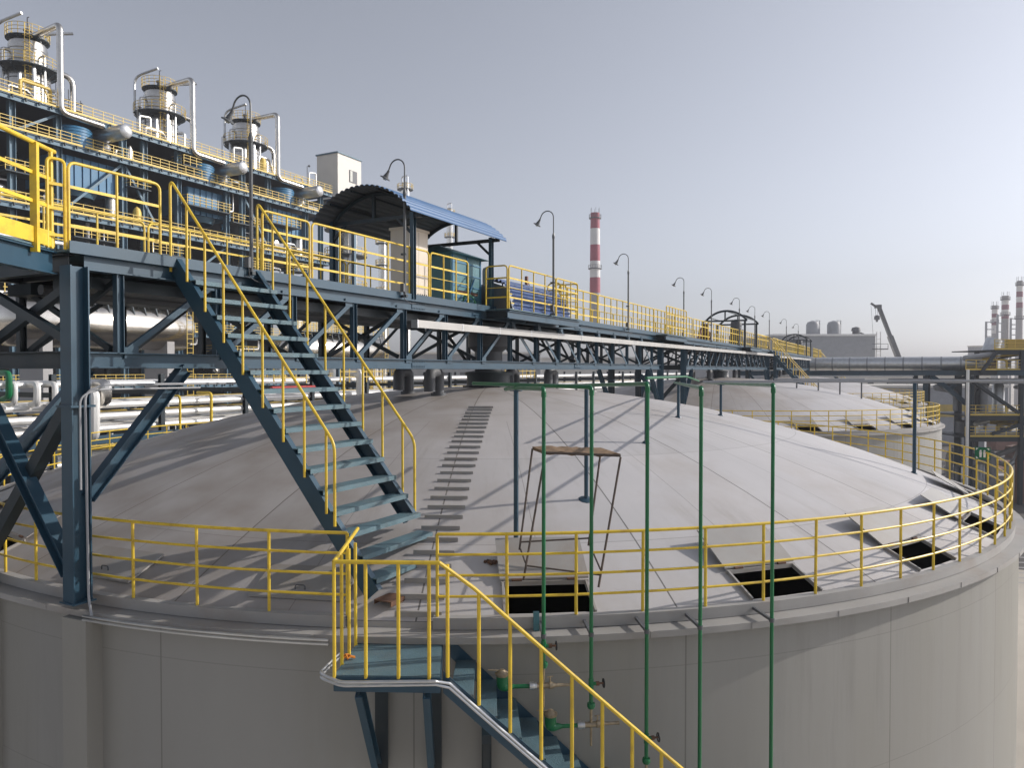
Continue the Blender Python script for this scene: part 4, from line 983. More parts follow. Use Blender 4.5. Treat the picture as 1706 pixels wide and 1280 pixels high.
def tower(label, y):
    c = V(-71.8, y, 26.7); R = 1.85
    t = thing('distillation_tower', label, 'tower', c, 'silver towers on the process structure')
    MB().lathe(c, [(R * 1.12, 0), (R * 1.12, 4.6), (R, 5.0), (R, 7.6), (R * .93, 8.1), (R * .6, 8.6), (0, 8.75)], 40).build('shell', ALU, t)
    m = MB()
    for z in (1.2, 2.6, 4.0, 6.0, 7.2): m.lathe(c + V(0, 0, z), [(R * (1.135 if z < 4.7 else 1.015), -.04), (R * (1.15 if z < 4.7 else 1.03), 0), (R * (1.135 if z < 4.7 else 1.015), .04)], 40)
    m.build('band', GALV, t)
    for z, r0, r1, rail in ((5.3, R * .98, R * 1.62, 1.1), (8.55, 0, R * 1.10, 1.15)):
        p = MB().lathe(c + V(0, 0, z), [(r0, -.1), (r1, -.1), (r1, 0), (r0, 0)], 36)
        for k in range(12):
            a = 2 * pi * k / 12; p.bar(c + V(cos(a) * max(r0, R * .5), sin(a) * max(r0, R * .5), z - .9), c + V(cos(a) * r1 * .97, sin(a) * r1 * .97, z - .15), .07, .12)
        p = p.build('platform', PLANTD, t)
        m = MB()
        for k in range(20):
            a = 2 * pi * k / 20; q = c + V(cos(a) * r1, sin(a) * r1, z); m.tube([q, q + V(0, 0, rail)], .035, 5)
        for f in (1, .66, .33): m.tube(arc(c, r1, 0, 2 * pi, 36, c.z + z + rail * f), .03, 5)
        m.build('guardrail', YELF, p)
    m = MB()
    for s in (-.25, .25):
        m.tube([c + V(R * .75 + .55, -R * .62 + s, .3), c + V(R * .75 + .55, -R * .62 + s, 9.5)], .04, 5)
    for k in range(30): m.tube([c + V(R * .75 + .55, -R * .62 - .25, .4 + .3 * k), c + V(R * .75 + .55, -R * .62 + .25, .4 + .3 * k)], .02, 4)
    for k in range(10): m.tube([c + V(R * .75 + .55 + .5 * cos(a), -R * .62 + .45 * sin(a), 1 + .8 * k) for a in [-1.6 + 3.2 * j / 6 for j in range(7)]], .03, 5)
    m.build('ladder', YELF, t)
    for dx, dy, h, ex, ey in ((-1.5, -2.4, 9.7, 2.6, .6), (1.2, .6, 9.2, 1.4, 1.9)):
        q = c + V(dx, dy, 5.0)
        MB().tube(path([q, V(q.x, q.y, c.z + h), V(q.x + ex, q.y + ey, c.z + h + .55), V(q.x + ex * 1.3, q.y + ey * 1.3, c.z + h + .7)], 1.1, 7), .16, 8).build('vent_pipe', GALV, t)
    for dx, dy, h, r in ((1.9, -1.9, 4.2, .17), (2.3, -.7, 5.2, .22), (2.1, 1.9, 3.4, .2), (-.4, -2.4, 7.0, .18), (2.35, .4, 6.6, .12)):
        MB().tube(path([c + V(dx, dy, 0), c + V(dx, dy, h), c + V(dx * .4, dy * .4, h)], .35), r, 8).build('riser_pipe', GALV, t)
    MB().tube(path([c + V(.5, 1.6, 5.9), c + V(1.2, 4.1, 5.9), c + V(1.2, 4.1, 0)], 1.2, 8), .30, 12).build('side_pipe', ALU, t)
    m = MB().tube([c + V(0, 0, 8.7), c + V(0, 0, 11.0), c + V(.35, 0, 11.0)], .06, 6).lathe(c + V(0, 0, 8.7), [(.3, 0), (.3, .8), (.4, .85), (.4, 1.0), (0, 1.0)], 12)
    m.build('mast', GREYD, t)
    # silver overhead pipe that drops in front of the deck edge
    o = MB().tube(path([c + V(.3, .2, 8.9), V(-64.9, y - .7, c.z + 8.5), V(-64.9, y - .7, 26.3), V(-64.6, y + 3.6, 26.1)], .8, 8), .32, 14)
    o.build('overhead_pipe', ALU, t)
    return t
TY = [26.9, 42.8, 56.6]
tw = tower('nearest and biggest looking silver tower, at the left edge with scaffolding beside it', TY[0])
dup(tw, V(-71.8, TY[1], 26.7), 'middle one of the three silver towers with railed platforms')
dup(tw, V(-71.8, TY[2], 26.7), 'farthest of the three silver towers, behind the nearest lamp')
ML = ['nearest tower', 'middle tower', 'farthest tower']
for i, y in enumerate(TY):
    c = V(-66.7, y + 1.7, 23.4)
    t = thing('vessel', 'round ribbed blue vessel on the upper deck in front of the ' + ML[i], 'vessel', c, 'ribbed blue vessels on the upper deck')
    MB().lathe(c, [(0, 0), (1.75, 0), (1.75, 2.0), (1.68, 2.12), (0, 2.3)], 36).build('shell', BLUEV, t)
    m = MB()
    for z in (.3, .62, .94, 1.26, 1.58, 1.9): m.lathe(c + V(0, 0, z), [(1.74, -.05), (1.80, -.02), (1.80, .02), (1.74, .05)], 36)
    m.build('rib', BLUEV, t)
    for k, (zc, r, dx) in enumerate(((25.5, .78, 0), (24.15, .56, .0))):
        x1, x0 = (-62.4, -65.7)[k], -71.2
        t = thing('drum', 'silver horizontal drum with domed end, %s one of the pair right of the blue vessel of the %s' % (('upper', 'lower')[k], ML[i]), 'drum', (-66, y + 4.6, zc - r), 'silver drums on the upper deck')
        t['label'] = '%s silver horizontal drum beside the blue vessel under the %s' % (('upper', 'lower')[k], ML[i])
        MB().lathe((x0, y + 4.6, zc), [(0, -.4), (r * .7, -.3), (r, 0), (r, x1 - x0), (r * .9, x1 - x0 + .22), (r * .6, x1 - x0 + .38), (0, x1 - x0 + .46)], 24, axis=(1, 0, 0)).build('shell', GALV, t)
        for x in (-66.6, -69.8): MB().box((x - .12, y + 4.1, zc - r - .55 if k == 0 else 23.41), (x + .12, y + 5.1, zc - r + .12)).build('saddle', PLANT, t)
        MB().tube([V(-66.2, y + 4.6, zc - r), V(-66.2, y + 4.6, zc - r - .18)], .14, 8).build('nozzle', ALU, t)
    t = thing('cooler_housing', 'blue cooler housing hung under the upper deck below the %s' % ML[i], 'cooler', (-69, y + 3, 19.5), 'blue cooler housings')
    MB().box((-72, y - .3, 19.4), (PX - .5, y + 6.3, 22.6)).build('housing', BLUEV, t)
    m = MB()
    for k in range(8): m.box((PX - .5, y - .2 + .9 * k, 19.4), (PX - .38, y - .12 + .9 * k, 22.6))
    m.build('rib', BLUEV, t)
    MB().lathe((-69, y + 3, 18.7), [(2.3, .7), (2.0, 0), (1.9, 0), (2.2, .7)], 28).build('fan_ring', PLANT, t)
# equipment standing in the decks
k = 0
for li, z in enumerate([GZ] + LV[:5]):
    h = (LV + [30])[li] - z - .6
    for y in [13.5 + 3.1 * q for q in range(17)]:
        if random.random() < .22: continue
        y += random.uniform(-.7, .7); x = random.uniform(-70.5, -67.6); kind = random.random()
        bay = ['left edge', 'nearest tower', 'middle tower', 'farthest tower'][min(3, int((y - 10) / 14.5))]
        if kind < .36:
            r = random.uniform(.5, 1.0); hh = min(h, random.uniform(2.2, 4.6))
            t = thing('vessel', 'silver upright vessel with domed top on the %s deck below the %s' % (WHERE[li], bay), 'vessel', (x, y, z), 'upright vessels in the process structure')
            MB().lathe((x, y, z), [(r * .8, 0), (r * .8, .6), (r, .7), (r, hh - .4), (r * .7, hh - .1), (0, hh)], 18).build('shell', random.choice([ALU, GALV, CLAD]), t)
            MB().tube(path([V(x, y, z + hh - .1), V(x, y, z + min(h, hh + .5)), V(x + .2, y + 1.5, z + min(h, hh + .5))], .3), .12, 8).build('nozzle_pipe', GALV, t)
        elif kind < .62:
            r = random.uniform(.4, .75)
            t = thing('heat_exchanger', 'horizontal clad heat exchanger on saddles, %s deck below the %s' % (WHERE[li], bay), 'heat exchanger', (x, y, z), 'heat exchangers in the process structure')
            MB().lathe((x - 1.6, y, z + 1.5), [(0, -.2), (r, 0), (r, 3.4), (r * 1.15, 3.4), (r * 1.15, 3.65), (r * .9, 3.8), (0, 3.9)], 18, axis=(1, 0, 0)).build('shell', random.choice([ALU, CLAD, GALV]), t)
            for xx in (x - 1, x + 1): MB().box((xx - .1, y - r * .8, z), (xx + .1, y + r * .8, z + 1.3)).build('saddle', PLANT, t)
        else:
            pts = [V(-65.9 + random.uniform(-1.5, .3), y, z + .1)]
            zz = random.uniform(1.2, h - .6); pts.append(pts[0] + V(0, 0, zz)); pts.append(pts[-1] + V(0, random.choice([-1, 1]) * random.uniform(1.2, 4), 0)); pts.append(V(pts[-1].x, pts[-1].y, z + h + .3 if random.random() < .6 else z + .2))
            MB().tube(path(pts, .35), random.choice([.1, .14, .2]), 8).build('process_pipe', random.choice([CLAD, GALV, GALV, YELF if random.random() < .3 else CLAD]), label='bent bright process pipe at the front of the %s deck below the %s' % (WHERE[li], bay), cat='pipe', group='bent process pipes in the process structure')
for q in range(26):
    y = random.uniform(18, 66); z = random.choice([26.7, 26.7, 23.4, 16.3]); x = random.uniform(-67.5, -65.4)
    if any(abs(y - ty - .5) < 2.6 for ty in TY) and z > 26: continue
    bay = 'nearest' if y < 35 else 'middle' if y < 50 else 'farthest'; wz = {26.7: 'top', 23.4: 'upper', 16.3: 'fourth'}[z]
    hh = random.uniform(.9, 2.4)
    if q % 3 == 0:
        MB().lathe((x, y, z), [(.45, 0), (.45, hh * .7), (.3, hh * .9), (0, hh)], 14).build('vessel', random.choice([GALV, ALU, YELF]), label='small squat vessel on the %s deck near the %s tower' % (wz, bay), cat='vessel', group='small squat vessels on the plant decks')
    else:
        MB().tube(path([V(x, y, z), V(x, y, z + hh), V(x, y + random.uniform(1, 3), z + hh), V(x - .4, y + 3.2, z + .2)], .25), random.choice([.08, .12, .16]), 8).build('process_pipe', random.choice([CLAD, GALV, YELF, CLAD]), label='small bent pipe on the %s deck near the %s tower' % (wz, bay), cat='pipe', group='small bent pipes on the plant decks')
for zz, xx, lab in ((12.9, -64.6, 'third'), (7.4, -64.5, 'second'), (1.4, -64.4, 'lowest')):
    MB().tube([V(xx, 9, zz), V(xx, 67, zz)], .2, 10).build('process_pipe', CLAD, label='long straight bright pipe along the front of the %s deck' % lab, cat='pipe', group='long pipes along the process structure')
# scaffolding, lift house
t = thing('scaffold', 'dark tube scaffolding beside the nearest silver tower', 'scaffold', (-73, 31.4, 26.7))
m = MB()
for x in (-74, -72.4):
    for y in (30.2, 31.6, 33.0): m.tube([V(x, y, 26.7), V(x, y, 32.6 - (y - 30.2) * .6)], .05, 5)
m.build('standard', GREYD, t)
m = MB()
for z in range(4):
    for x in (-74, -72.4): m.tube([V(x, 29.8, 27.6 + z), V(x, 33.3, 27.6 + z)], .045, 5)
    for y in (30.2, 31.6, 33.0): m.tube([V(-74.3, y, 27.6 + z), V(-72.1, y, 27.6 + z)], .045, 5)
m.build('ledger', GREYD, t)
MB().box((-74.1, 29.9, 29.6), (-72.3, 33.1, 29.66)).build('plank', WOODP, t)
for i, y in enumerate((36.2, 49.6, 63.4)):
    t = thing('pipe_portal', 'small white pipe portal on the top deck, ' + ['between nearest and middle tower', 'between middle and farthest tower', 'past the farthest tower'][i], 'pipe', (-66, y, 26.7), 'white pipe portals on the top deck')
    MB().tube(path([V(-65.6, y - .7, 26.7), V(-65.6, y - .7, 28.9), V(-65.6, y + .7, 29.1), V(-65.6, y + .7, 26.7)], .25), .12, 8).build('pipe_bend', CLAD, t)
for i, y in enumerate((20, 35, 46.8, 56, 62)):
    MB().tube([V(-65.3, y, 26.7), V(-65.3, y, 29.6), V(-65.3, y + .4, 29.8)], .05, 5).lathe((-65.3, y + .4, 29.7), [(.12, -.1), (.2, .1), (0, .2)], 8).build('floodlight', GREYD, label='small floodlight mast on the top deck, number %d from the left' % (i + 1), cat='lamp', group='floodlight masts on the top deck')['label'] = 'small floodlight mast on the top deck railing, ' + ['leftmost', 'between nearest and middle tower', 'just past the middle tower', 'below the farthest tower', 'rightmost'][i]
bx0 = onY(528, 300, 69.4).x
lh = thing('lift_house', 'white lift house box with a window at the right end of the process structure', 'lift house', (-68, 72, 26))
MB().box((bx0, 69.4, 26.0), (PX, 75.0, 33.6)).build('body', CREAM, lh)
MB().box((bx0 - .15, 69.25, 33.6), (PX + .15, 75.15, 33.8)).build('roof', PLANT, lh)
MB().box((PX, 72.1, 29.7), (PX + .08, 73.9, 31.6)).build('window', GREYD, lh)
MB().box((PX + .08, 72.2, 29.8), (PX + .12, 72.75, 31.5)).build('window_pane', GLASSM, lh)
MB().ibeam((PX - 1, 70.5, GZ), (PX - 1, 70.5, 26), .6, .5).build('leg', PLANT, lh)
MB().ibeam((PX - 1, 74.3, GZ), (PX - 1, 74.3, 26), .6, .5).build('leg', PLANT, lh)
MB().box((bx0 - .4, 67.1, 25.7), (PX + 1.4, 76.5, 25.98)).build('deck', PLANTD, lh)

# big clad drums and pipe rack between plant and tanks
for lab, y0, y1, z, r, X in (('huge mirror-bright horizontal drum seen under the walkway at the left', 10.2, 24.4, 3.55, 1.85, -45), ('smaller bright horizontal drum farther right under the walkway', 37, 52, 2.2, 1.7, -45)):
    t = thing('storage_drum', lab, 'drum', (X, (y0 + y1) / 2, GZ), 'bright horizontal drums under the walkway line')
    MB().lathe((X, y0, z), [(0, -.9), (r * .6, -.7), (r * .92, -.25), (r, 0), (r, y1 - y0), (r * .92, y1 - y0 + .25), (r * .6, y1 - y0 + .7), (0, y1 - y0 + .9)], 40, axis=(0, 1, 0)).build('shell', MIRR, t)
    for y in (y0 + 2, y1 - 2): MB().box((X - r * .8, y - .35, GZ), (X + r * .8, y + .35, z - r * .62)).build('saddle', CHIMG, t)
    MB().box((X - .9, y0 + .3, z + r + .12), (X + 1.3, y1 - .3, z + r + .2)).build('walkway', PLANTD, t)
    m = MB(); y = y0 + .4
    while y < y1: m.bar((X + 1.25, y, z + r - .05), (X + r * .85, y, z + r * .5), .10, .10).bar((X - .6, y, z + r - .1), (X + 1.3, y, z + r + .06), .10, .10); y += 1.05
    m.build('bracket', PLANTD, t)
    m = MB(); y = y0 + .4
    for xx in (X + 1.28, X - .88):
        y = y0 + .4
        while y <= y1: m.bar((xx, y, z + r + .2), (xx, y, z + r + 1.3), .06, .06, (0, 1, 0)); y += .95
        for f in (1.3, .95, .6): m.bar((xx, y0 + .3, z + r + f), (xx, y1 - .3, z + r + f), .055, .055)
    m.build('guardrail', YELF, t)
    m = MB()
    for s in (-.3, .3): m.tube([V(X + r + .25, y1 - .6 + s, GZ), V(X + r + .25, y1 - .6 + s, z + r + 1.3)], .04, 5)
    q = GZ + .3
    while q < z + r: m.tube([V(X + r + .25, y1 - .9, q), V(X + r + .25, y1 - .3, q)], .025, 4); q += .4
    m.build('ladder', YELF, t)
rk = thing('pipe_rack', 'long low pipe rack of dark steel frames behind the nearest tank on the left', 'pipe rack', (-29, 20, GZ))
RX0, RX1 = -32.5, -25.6
y = -22.0; k = 0
while y < 120:
    for x in (RX0, RX1): MB().ibeam((x, y, GZ), (x, y, -.2), .26, .24, .03, .025).build('column', STEELD, rk)
    m = MB()
    for z in (-.95, -2.1, -3.3, -5.0, -8): m.bar((RX0, y, z - .28), (RX1, y, z - .28), .2, .25)
    m.bar((RX1, y, -6.4), (RX1, y + 5.6, -3.6), .16, .16)
    m.build('cross_beam', STEELD, rk)
    y += 6.0; k += 1
for z in (-3.58, -8.4): MB().bar((RX1 + .2, -22, z), (RX1 + .2, 120, z), .2, .42).build('side_beam', STEEL, rk)
RP = 'white clad pipes on the long rack'
rows = [(-.72, .17, 4, 'top'), (-1.83, .175, 5, 'second'), (-2.42, .16, 3, 'third'), (-3.05, .17, 5, 'lowest but one'), (-4.75, .2, 5, 'lowest')]
pos = ['nearest', 'second', 'middle', 'fourth', 'farthest']
for z, r, n, lab in rows:
    for q in range(n):
        x = RX1 - .25 - q * (1.35 if n < 5 else 1.25); rr = r * random.uniform(.8, 1.15)
        MB().tube([V(x, -26, z), V(x, 126, z)], rr, 12).build('clad_pipe', [CLAD, CLAD, CLAD, GALV, YELF][q if z != -2.42 else min(q + 2, 4)] if q else CLAD, label='long straight clad pipe, %s of the %s tier on the pipe rack' % (pos[q], lab), cat='pipe', group=RP)
for yy in (16, 22.5, 44, 50):
    t = thing('guardrail', 'yellow guardrail of the pipe rack service platform ' + {16: 'behind the corner column', 22.5: 'left of the roof stair', 44: 'seen through the roof stair', 50: 'just left of the mixer hub'}[yy], 'guardrail', (RX1 + .3, yy, -.3), 'yellow guardrails on the pipe rack')
    m = MB()
    for q in range(6): m.bar((RX1 + .4, yy + q, -.9), (RX1 + .4, yy + q, .3), .06, .06, (0, 1, 0))
    for f in (.3, -.1, -.5): m.bar((RX1 + .4, yy, f), (RX1 + .4, yy + 5, f), .055, .055)
    m.build('frame', YELF, t)
for i, (u, v0, v1, r, mt_, nm) in enumerate(((15, 622, 662, .14, GREEN, 'green'), (157, 655, 727, .27, CLAD, 'fat white'), (176, 640, 668, .3, ALU, 'short silver'), (300, 660, 730, .07, YEL, 'thin yellow'), (352, 655, 735, .09, YEL, 'second thin yellow'), (25, 640, 672, .12, CLAD, 'thin white'), (62, 640, 672, .16, CLAD, 'medium white'), (92, 640, 672, .14, CLAD, 'pale white'), (600, 620, 665, .3, CLAD, 'pale fat'))):
    a, b = onX(u, v0, RX1 + .55), onX(u, v1, RX1 + .55)
    MB().tube(path([a + V(-1.2, 0, .0), a, b, b + V(-.5, 0, -.1)], .25), r, 10).build('riser_pipe', mt_, label=nm + ' riser pipe on the near side of the pipe rack', cat='pipe', group='risers on the pipe rack')
q0 = onX(452, 648, RX1 + .7)
MB().tube([q0, q0 + V(0, 4.5, 0)], .15, 10).build('fire_pipe', REDV, label='short red fire water pipe on the rack seen through the roof stair', cat='pipe')
# yellow access ladders and platforms behind the hub
for i, u in enumerate((610, 655, 672)):
    a = onX(u, 640, -38); t = thing('caged_ladder', 'yellow caged ladder tower seen under the walkway, ' + ['left', 'middle', 'right'][i], 'ladder', (a.x, a.y, GZ), 'yellow caged ladders under the walkway')
    m = MB()
    for s in (-.3, .3): m.tube([V(a.x, a.y + s, GZ), V(a.x, a.y + s, .6)], .05, 5)
    for k in range(30): m.tube([V(a.x, a.y - .3, GZ + .5 * k + .3), V(a.x, a.y + .3, GZ + .5 * k + .3)], .03, 4)
    m.build('ladder', YELF, t)
    m = MB()
    for k in range(12): m.tube([V(a.x + .75 * sin(w), a.y + .5 * cos(w), GZ + 2 + 1.15 * k) for w in [pi * j / 6 for j in range(7)]], .035, 4)
    for w in (.5, 1.2, 1.9, 2.6): m.tube([V(a.x + .75 * sin(w), a.y + .5 * cos(w), GZ + 2), V(a.x + .75 * sin(w), a.y + .5 * cos(w), .6)], .03, 4)
    m.build('cage', YELF, t)

# ------------------------------------------------------------------ columns and sheds beyond the plant
for u, w, vt, D, lab in ((576, 40, 372, 128, 'fat silver column with railed platforms seen under the canopy'), (637, 13, 396, 175, 'thin silver column seen beside the beige cabinet'), (675, 15, 303, 185, 'silver column rising behind the canopy and its lamp'), (749, 10, 346, 240, 'small silver column peeping over the blue canopy roof')):
    tp = at(u, vt, D); R = w * D / F_PX / 2
    t = thing('distillation_column', lab, 'column', (tp.x, tp.y, GZ), 'silver columns beyond the plant')
    hz = tp.z - GZ; c = V(tp.x, tp.y, GZ)
    MB().lathe(c, [(R * 1.15, 0), (R * 1.15, hz * .55), (R, hz * .58), (R, hz - R * .6), (R * .7, hz - R * .2), (R * .3, hz), (0, hz)], 28).build('shell', ALU, t)
    for f in (.25, .42, .58, .72, .86, .97):
        p = MB().lathe(c + V(0, 0, hz * f), [(R * .9, -.2), (R * 1.75, -.2), (R * 1.75, 0), (R * .9, 0)], 20).build('platform', PLANTD, t)
        m = MB()
        for k in range(10): a = 2 * pi * k / 10; q = c + V(cos(a) * R * 1.72, sin(a) * R * 1.72, hz * f); m.tube([q, q + V(0, 0, 1.2)], .07, 4)
        for g_ in (.6, 1.2): m.tube(arc(c, R * 1.72, 0, 2 * pi, 18, c.z + hz * f + g_), .06, 4)
        m.build('guardrail', YELF, p)
    MB().tube(path([c + V(R * 1.3, -R * .9, 0), c + V(R * 1.3, -R * .9, hz + 1.2), c + V(-R * .6, -R * .4, hz + 1.2), c + V(-R * .6, -R * .4, hz)], R * .5), R * .16, 8).build('overhead_pipe', GALV, t)
def shed(lab, u0, u1, vtop, D, mt_, rows=1, band=None, dep=20, group=None, side=None):
    a, b = at(u0, 640, D), at(u1, 640, D); top = at((u0 + u1) / 2, vtop, D).z
    x = V(b.x - a.x, b.y - a.y, 0); L = x.length; x.normalize(); yv = V(-x.y, x.x, 0)
    t = thing('building', lab, 'building', (a.x, a.y, GZ), group)
    p = [V(a.x, a.y, GZ), V(b.x, b.y, GZ), V(b.x, b.y, GZ) + yv * dep, V(a.x, a.y, GZ) + yv * dep]
    MB().plate(p, top - GZ, (0, 0, 1)).build('wall', mt_, t)
    q = [k + V(0, 0, top - GZ) for k in (p[0] - x * .3 - yv * .3, p[1] + x * .3 - yv * .3, p[2] + x * .3, p[3] - x * .3)]
    MB().plate(q, .5, (0, 0, 1)).build('roof', CREAM if not side else WHITE, t)
    if band: MB().plate([V(a.x, a.y, band[0]) - yv * .06, V(b.x, b.y, band[0]) - yv * .06, V(b.x, b.y, band[1]) - yv * .06, V(a.x, a.y, band[1]) - yv * .06], .05, -yv).build('band', band[2], t)
    n = int(L / 4.5)
    for r in range(rows):
        zc = top - 2.2 - 3.2 * r
        for k in range(min(n, 26)):
            o = V(a.x, a.y, zc) + x * (2.2 + 4.5 * k)
            w = MB().plate([o - x * .7 - yv * .05 - V(0, 0, .7), o + x * .7 - yv * .05 - V(0, 0, .7), o + x * .7 - yv * .05 + V(0, 0, .7), o - x * .7 - yv * .05 + V(0, 0, .7)], .03, -yv).build('window', GREYD, t)
    return t, a, b, top, x, yv
FG = 'low pale sheds beyond the tanks'
shed('long pale shed seen through the truss right of the mixer hub', 640, 900, 590, 190, GREYP, 2, group=FG)
shed('low white shed seen through the far half of the truss', 905, 1075, 598, 230, CREAM, 1, group=FG)
shed('low grey shed behind the legs between the first two tanks', 1080, 1180, 606, 260, GREYP, 1, group=FG)
shed('pale low shed at the left, behind the roof stair', 430, 620, 606, 170, CREAM, 1, group=FG)
t, a, b, top, x, yv = shed('big dark grey hall with a white gable carrying two roof tanks', 1290, 1457, 560, 190, GREYP, 0, side=True, dep=40)
MB().plate([V(b.x, b.y, GZ) + x * .05, V(b.x, b.y, GZ) + x * .05 + yv * 40, V(b.x, b.y, top) + x * .05 + yv * 40, V(b.x, b.y, top) + x * .05], .06, x).build('gable', WHITE, t)
for i, (u, w) in enumerate(((1354, 21), (1389, 21))):
    q = at(u, 560, 200); R = w * 200 / F_PX / 2
    MB().lathe((q.x, q.y, top + .5), [(R, 0), (R, 1.2), (R, 3.0), (R * .8, 3.7), (0, 4.2)], 24).tube([V(q.x + R, q.y, top + .5), V(q.x + R, q.y, top + 4.6), V(q.x + R - 1, q.y, top + 4.6)], .12, 5).build('roof_tank', GREYP, label='round grey tank on the roof of the big hall, %s of two' % ('left' if i == 0 else 'right'), cat='tank', group='tanks on the hall roof')
q = at(1426, 560, 195)
MB().lathe((q.x, q.y, top + .5), [(.9, 0), (.9, 1.0), (1.2, 1.1), (1.0, 1.9), (0, 2.2)], 14).tube([V(q.x, q.y, top + 1.5), V(q.x + 2.0, q.y, top + .6)], .2, 6).build('roof_fan', GREYD, label='small dark fan cowl on the right part of the hall roof', cat='fan')
q = at(1463, 640, 186)
t = thing('caged_ladder', 'tall caged ladder with a landing at the white gable of the hall', 'ladder', (q.x, q.y, GZ))
m = MB()
for s in (-.7, .7): m.tube([V(q.x + s, q.y, GZ), V(q.x + s * .6, q.y, 9.7)], .10, 5)
for k in range(24): m.tube([V(q.x - .6, q.y, GZ + k), V(q.x + .6, q.y, GZ + k)], .06, 4)
m.build('ladder', CHIMW, t)
MB().box((q.x - 1.4, q.y - 1.5, 5.2), (q.x + 2.2, q.y + 1.5, 5.4)).box((q.x - 1.4, q.y - 1.5, 6.5), (q.x + 2.2, q.y - 1.4, 6.6)).box((q.x + 2.1, q.y - 1.5, 5.4), (q.x + 2.2, q.y + 1.5, 6.6)).build('landing', GREYD, t)
# mobile crane behind the duct
A, B = at(1498, 600, 200), at(1464, 511, 200)
t = thing('mobile_crane', 'dark crane boom leaning left over the silver duct, hook hanging', 'crane', (A.x, A.y, GZ))
BB = A + (A - B) * .35; BB.z = max(BB.z, GZ + 2.5)
MB().bar(BB, A.lerp(B, .45), 1.2, 1.2).build('boom_base', GREYD, t)
MB().bar(A.lerp(B, .42), B, .85, .85).build('boom', GREYD, t)
tip = B + RV * -1.2 + V(0, 0, .3)
MB().bar(B + RV * .6 + V(0, 0, .1), B - RV * 1.0 + V(0, 0, .0), .9, .9).bar(B - RV * .8, tip - RV * .9 + V(0, 0, .6), .4, .5).build('boom_head', GREYD, t)
hk = at(1461, 527, 200)
MB().tube([B - RV * .4, hk + RV * .3], .06, 4).tube([B - RV * .9, hk - RV * .3], .06, 4).tube([tip - RV * .9, at(1457, 592, 200)], .05, 4).build('hoist_rope', GREYD, t)
MB().lathe(hk - V(0, 0, 1.6), [(0, 0), (.3, .1), (.25, .5), (.7, .7), (.7, 1.6), (.2, 1.9), (0, 1.9)], 10).build('hook_block', GREYD, t)
cb_ = V(BB.x, BB.y, GZ)
MB().box((cb_.x - 1.6, cb_.y - 5, GZ + 1.0), (cb_.x + 1.6, cb_.y + 6, GZ + 2.4)).build('chassis', OCHRE, t)
MB().box((cb_.x - 1.5, cb_.y - 7, GZ + 1.0), (cb_.x + 1.5, cb_.y - 5.1, GZ + 3.0)).build('cab', OCHRE, t)
for yy in (-5.8, -2.5, 2, 4.5):
    for xx in (-1.5, 1.5): MB().lathe((cb_.x + xx, cb_.y + yy, GZ + .65), [(0, -.2), (.65, -.2), (.65, .2), (0, .2)], 16, axis=(1, 0, 0)).build('wheel', BLACK, t)

# ------------------------------------------------------------------ chimneys
def chimney(lab, u, D, vt, w0, w1, bands, vb, rings, group=None):
    tp = at(u, vt, D); c = V(tp.x, tp.y, GZ); hz = tp.z - GZ; R0, R1 = w0 * D / F_PX / 2, w1 * D / F_PX / 2
    def zz(v): return at(u, v, D).z - GZ
    def rad(z): return R0 + (R1 - R0) * (hz - z) / (hz - zz(vb))
    t = thing('chimney', lab, 'chimney', c, group)
    MB().lathe(c, [(rad(0), 0), (rad(zz(bands[-1][1])), zz(bands[-1][1]))], 32).build('shaft', CHIMG, t)
    for a, b, mt_ in bands:
        z1, z0 = zz(a), zz(b); MB().lathe(c, [(rad(z0) + .02, z0), (rad(z1) + .02, z1)] + ([(rad(z1) * .8, z1), (rad(z1) * .8, z1 - 2)] if a == vt else []), 32).build('painted_band', mt_, t)
    for v in rings:
        z = zz(v); p = MB().lathe(c, [(rad(z), z - .3), (rad(z) * 1.22 + .2, z - .3), (rad(z) * 1.22 + .2, z), (rad(z), z)], 28)
        for k in range(16):
            a = 2 * pi * k / 16; r = rad(z) * 1.22 + .15; p.tube([c + V(cos(a) * r, sin(a) * r, z), c + V(cos(a) * r, sin(a) * r, z + 1.1)], .05, 4)
        p.tube(arc(c, rad(z) * 1.22 + .15, 0, 2 * pi, 28, c.z + z + 1.1), .06, 4)
        p.build('gallery', GREYD, t)
    m = MB()
    for k in range(6): a = 2 * pi * k / 6; m.tube([c + V(cos(a) * R0, sin(a) * R0, hz), c + V(cos(a) * R0, sin(a) * R0, hz + 1.8)], .06, 4)
    m.build('lightning_rod', GREYD, t)
    return t
chimney('tall red and white banded chimney behind the walkway', 991.5, 260, 355, 15.0, 18.5, [(355, 381, REDP), (381, 408, CHIMW), (408, 435, REDP), (435, 462.5, CHIMW), (462.5, 488, REDP)], 530, (363, 447))
CG = 'distant chimneys at the right edge'
chimney('shortest of three distant chimneys at the right edge', 1657.5, 330, 509, 8.6, 9.2, [(509, 515, CHIMG), (515, 523, CHIMW), (523, 529, REDF), (529, 536, CHIMW), (536, 542, REDF), (542, 556, CHIMW)], 575, (514, 537), CG)
chimney('middle of three distant chimneys at the right edge, of medium height', 1675, 320, 493, 10.5, 11.4, [(493, 500, CHIMG), (500, 508, CHIMW), (508, 516, REDF), (516, 524, CHIMW), (524, 531, REDF)], 575, (499, 525), CG)
chimney('tallest of three distant chimneys, cut by the right edge', 1699, 310, 468, 9.0, 10.6, [(468, 475, CHIMG), (475, 486, CHIMW), (486, 495, REDF), (495, 504, CHIMW), (504, 513, REDF)], 575, (475, 531), CG)
t = thing('flue_scaffold', 'thin lattice gantries between the distant chimneys', 'gantry', at(1665, 640, 318))
m = MB()
